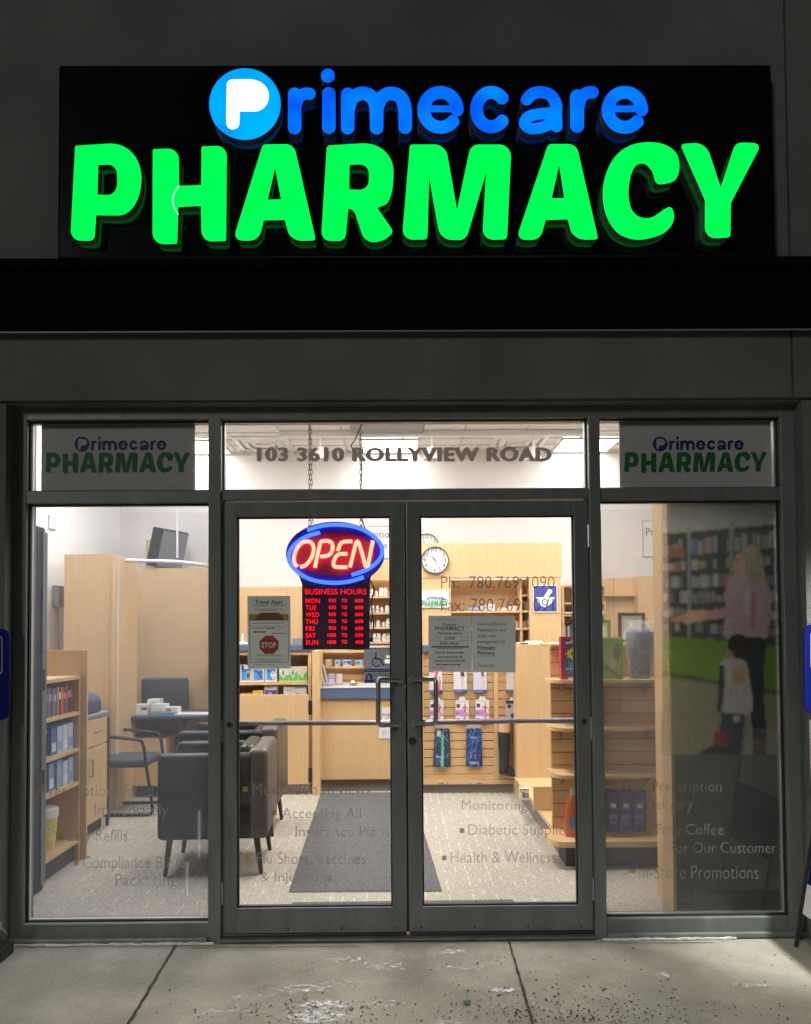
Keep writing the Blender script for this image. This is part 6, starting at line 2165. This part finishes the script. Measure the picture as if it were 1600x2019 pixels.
k_.build('dark_lettering', INK, T); g_.build('small_print', mat('mid_ink', (.14, .14, .135), .7), T); l_.build('ruled_lines', mat('pale_ruling', (.45, .45, .42), .8), T)
T = thing('management_notice', 'plain white notice about new management taped on the right door', 'notice', tuple(at(973, 1324, YN)), 'paired notices on the right door')
MB().solid([[(931, 1214), (1017, 1214.5), (1017, 1326), (932, 1325)]], YN + .0002, YN + .0014).build('sheet', NGREY, T)
k_, b_ = MB(), MB()
for s, x0, x1, ya, yb in (("Care and Beyond", 942, 999, 1227, 1235), ("Pharmacy is now", 942, 999, 1238.5, 1247.5), ("under new", 942, 978, 1250, 1257), ("management by", 942, 997, 1261.5, 1270), ("Thank you.", 942, 976, 1308.5, 1317)):
    text(k_, s, x0, x1, ya, yb, Yq, weight=-.004)
for s, x0, x1, ya, yb in (("Primecare", 942, 976, 1273, 1280), ("Pharmacy.", 942, 977, 1284, 1292.5)):
    text(b_, s, x0, x1, ya, yb, Yq, weight=.012)
b_.flat([[(942, 1281), (976, 1281), (976, 1281.7), (942, 1281.7)]], Yq); b_.flat([[(942, 1293.2), (977, 1293.2), (977, 1293.9), (942, 1293.9)]], Yq)
k_.build('lettering', GREYINK, T); b_.build('bold_lettering', INK, T)
T = thing('counter_notice', 'white shop notice sheet hung on the service counter behind the left pull', 'notice', tuple(at(765, 1455, 3.58)))
MB().pbox(753.5, 782, 1395, 1432, 3.604, .003).build('sheet', PAPER, T)
MB().pbox(747.5, 782, 1432.5, 1456, 3.603, .003).build('lower_sheet', PAPER, T)
k_ = MB(); text(k_, "PHARMACY", 755, 784, 1407, 1412, 3.6025, weight=.01); scribble(k_, 759, 775, 1415, .8, 3.6025); scribble(k_, 755, 778, 1421, .8, 3.6025); scribble(k_, 754, 764, 1440, .9, 3.6025); scribble(k_, 754, 764, 1444, .9, 3.6025); scribble(k_, 754, 762, 1448, .9, 3.6025)
k_.build('lettering', GREYINK, T)

# stickers on the left door
T = thing('access_sticker', 'clear sticker with black wheelchair symbol on the left door glass', 'sticker', tuple(at(745, 1316, YN)))
MB().solid([[(720, 1278), (771, 1278), (771, 1316), (720, 1316)]], YN + .0015, YN + .002).build('film', vinyl('clear_sticker', (.3, .3, .3), .12), T)
q = lambda x, y: (600 + x * .14375, 1240 + y * .14375)
S = stroke_loops([([(985, 335)], 15), ([(985, 365), (982, 410), (1000, 412), (1050, 412), (1078, 488), (1095, 486)], 9), (arcpts(993, 455, 58, 60, -105, -318, 24), 7)], 2.0)
mb = MB()
for lp in S: mb.flat([[q(*p) for p in lp]], YN + .0008)
mb.build('symbol', INK, T)
T = thing('security_sticker', 'blue and white security company sticker under the wheelchair symbol', 'sticker', tuple(at(745, 1347, YN)))
MB().solid([[(719, 1317.5), (771, 1317.5), (771, 1346), (719, 1346)]], YN + .0012, YN + .002).build('film', mat('sticker_white', (.52, .53, .56), .6), T)
b_, k_, w_ = MB(), MB(), MB()
b_.flat([[(719.5, 1319), (768.5, 1319), (768.5, 1325), (719.5, 1325)]], YN + .0006)
b_.flat([[(719.5, 1339.5), (770.5, 1339.5), (770.5, 1345.6), (719.5, 1345.6)]], YN + .0006)
b_.flat([[(728.3 + 7 * math.cos(i * .2618), 1335 + 7.6 * math.sin(i * .2618)) for i in range(24)]], YN + .0004)
text(w_, "These Premises Protected by", 721.5, 767, 1320.5, 1324, YN)
text(w_, "k", 725.5, 731.5, 1330, 1340.5, YN, weight=.02)
scribble(w_, 738, 765, 1342.5, 1.2, YN)
text(k_, "K-TRON", 737, 767, 1327.5, 1333.5, YN + .0004, weight=.004)
scribble(k_, 738, 764, 1336.6, .8, YN + .0004)
b_.build('blue_bands', mat('sticker_navy', (.02, .06, .25), .6), T); k_.build('dark_lettering', INK, T); w_.build('white_lettering', PAPER, T)

# ------------------------------------------------------------------ the hanging open sign
YO = 0.20
T = thing('open_sign', 'lit red and blue open sign with opening hours hung from chains behind the left door', 'sign', tuple(at(662, 1280, YO)))
q5 = lambda x, y: (420 + x * .25, 980 + y * .25)
body = rounded([(706, 600, 0), (1236, 560, 0), (1236, 1200, 8), (708, 1200, 8)])
el = [q5(965 + 388 * math.cos(math.radians(a)), 448 + 254 * math.sin(math.radians(a))) for a in range(0, 360, 5)]
# one outline: ellipse flaring into the hours board
outl = [q5(965 + 388 * math.cos(math.radians(a)), 448 + 254 * math.sin(math.radians(a))) for a in range(138, 405, 4)]
outl += [q5(*p) for p in ((1248, 625), (1238, 680), (1236, 1196), (1230, 1202), (714, 1202), (708, 1196), (704, 690), (690, 650))]
MB().solid([outl], YO, YO + .03).build('board', mat('dark_violet_board', (.035, .012, .055), .4), T)
MB().solid([[q5(965 + 386 * math.cos(math.radians(a)), 448 + 252 * math.sin(math.radians(a))) for a in range(0, 360, 6)]], YO - .0012, YO - .0002).build('blue_halo_oval', mat('blue_halo_tone', (.06, .015, .42), .5), T)  # added oval, the blue tubes' halo painted into its colour
MB().solid([[q5(965 + 312 * math.cos(math.radians(a)), 448 + 178 * math.sin(math.radians(a))) for a in range(0, 360, 6)]], YO - .0024, YO - .0013).build('red_halo_oval', mat('red_halo_tone', (.26, .018, .12), .5), T)  # added inner oval, the red letters' halo painted into its colour
E_B = emission('blue_tube', (.10, .34, 2.9))
E_R = emission('red_tube', (8.0, .86, .50))
E_T = emission('red_led', (1.7, .008, .03))
yt = YO - .012
def tubes(lst, em, nm, r):
    for pts in lst:
        P = [tuple(at(*q5(*p), yt)) for p in pts]
        MB().tube(P, r, 8).build(nm, em, T)
RP = .25 * 4.2 / FPX
tubes([catmull([(745, 262), (850, 230), (960, 218), (1100, 230), (1220, 275), (1310, 350), (1338, 430), (1300, 510), (1210, 575), (1095, 615)], 6),
       catmull([(845, 280), (740, 310), (650, 370), (602, 450), (615, 530), (680, 600), (790, 655), (950, 677), (1080, 665), (1190, 632)], 6)], E_B, 'blue_tube', 15.5 * RP)
tubes([catmull([(668, 545), (646, 520), (642, 470), (665, 405), (705, 362), (748, 350), (782, 366), (796, 405), (786, 462), (755, 515), (722, 543), (690, 550)], 4),
       catmull([(805, 556), (826, 460), (848, 360)], 3) + catmull([(858, 350), (905, 346), (938, 362), (946, 395), (936, 435), (905, 462), (848, 470)], 4),
       catmull([(1100, 350), (1040, 352), (1008, 368), (994, 400), (985, 424)], 3),
       catmull([(1062, 448), (1000, 450), (968, 475), (952, 520), (962, 548), (1000, 553), (1060, 553)], 3),
       [(1082, 553), (1108, 450), (1130, 356), (1140, 348), (1150, 356), (1180, 450), (1204, 545), (1214, 552), (1222, 545), (1244, 440), (1262, 346)]], E_R, 'red_tube', 14 * RP)
mb = MB()
def t5(s, x0, x1, y0, y1, w_=.0, sp=1.05):
    a, b_ = q5(x0, y0), q5(x1, y1)
    text(mb, s, a[0], b_[0], a[1], b_[1], YO - .002, weight=w_, spacing=sp)
t5("BUSINESS HOURS", 728, 1212, 724, 768, .0, 1.0)
for i, (d, h0, h1) in enumerate((("MON", "930", "600"), ("TUE", "930", "600"), ("WED", "930", "600"), ("THU", "930", "600"), ("FRI", "930", "600"), ("SAT", "1000", "500"), ("SUN", "1000", "400"))):
    y0 = 800 + i * 54.5
    t5(d, 733, {0: 845, 1: 816, 2: 838, 3: 828, 4: 800, 5: 812, 6: 832}[i], y0, y0 + 38, .008)
    t5(h0, 905 if len(h0) == 4 else 913, 972, y0 + 2, y0 + 31, .016)
    t5("TO", 1015, 1060, y0 + 2, y0 + 31, .016)
    t5(h1, 1122, 1186, y0 + 2, y0 + 31, .016)
mb.build('hours_lettering', E_T, T)
for s in (0, 1):
    px = (612, 712)[s]
    lug = at(px - 1 if s == 0 else px, 1036, YO + .015)
    mb = MB()
    n = 54
    top = HC - .004
    bot = lug.z
    pitch = (top - bot) / n
    for i in range(n):
        zc = bot + pitch * (i + .5)
        lean = 0
        a = (i % 2) * math.pi / 2 + .4
        pts = []
        for k in range(8):
            t = 2 * math.pi * k / 8
            u, v = .0065 * math.cos(t), pitch * .72 * math.sin(t)
            pts.append((lug.x + u * math.cos(a), lug.y + u * math.sin(a), zc + v))
        mb.tube(pts, .0016, 4, closed=True)
    if s == 0:
        for i in range(30):
            zc = bot + pitch * (i + .5)
            a = (i % 2) * math.pi / 2
            pts = [(lug.x + .014 + i * -.0004 + .005 * math.cos(2 * math.pi * k / 8) * math.cos(a), lug.y + .005 * math.cos(2 * math.pi * k / 8) * math.sin(a), zc + pitch * .7 * math.sin(2 * math.pi * k / 8)) for k in range(8)]
            mb.tube(pts, .0014, 4, closed=True)
    mb.build('chain', mat('chain_metal', (.16, .12, .10), .4, metal=.7), T)
    MB().tube([(lug.x - .012, lug.y, lug.z - .02), (lug.x, lug.y, lug.z + .004), (lug.x + .012, lug.y, lug.z - .02)], .004, 6).build('lug', MATS['dark_violet_board'], T)
px = [(720, 826), (710, 845), (700, 868), (693, 880), (703, 892), (712, 910), (714, 925), (712, 965), (713, 1010), (716, 1030), (722, 1045)]
cp = catmull([Vector(at(x, y, YO + .02)) for x, y in px], 4)
cp = [(cp[0][0] + .02, cp[0][1] + .05, HC - .002)] + cp
MB().tube(cp, .0035, 5).build('cord', mat('brown_cord', (.10, .08, .075), .5), T)
cp = catmull([Vector(at(x, y, YO + .06)) for x, y in ((727, 1140), (738, 1160), (733, 1185), (734, 1205), (737, 1225), (736, 1245), (732, 1258))], 4)
MB().tube(cp, .004, 5).build('lower_cord', BLACKP, T)
c_ = cp[-1]
MB().box(c_[0] - .012, c_[0] + .012, c_[1] - .01, c_[1] + .01, c_[2] - .02, c_[2] + .006, .003).build('plug', BLACKP, T)
MB().tube([tuple(cp[0]), (cp[0][0] - .03, YO + .031, cp[0][2] + .005)], .004, 5).build('lower_cord', BLACKP, T)
for px, py, lab in ((525, 963, 'small dark dome on the transom bar under the address lettering'), (1070, 961, 'small dark knob on the transom bar at the right')):
    c_ = at(px, py, .06)
    tag(MB().lathe([(.014, -.006), (.012, .005), (.006, .010)], (c_.x, .125, 2.212), 10).build('door_stop', DARK_STEEL), lab, 'fitting')
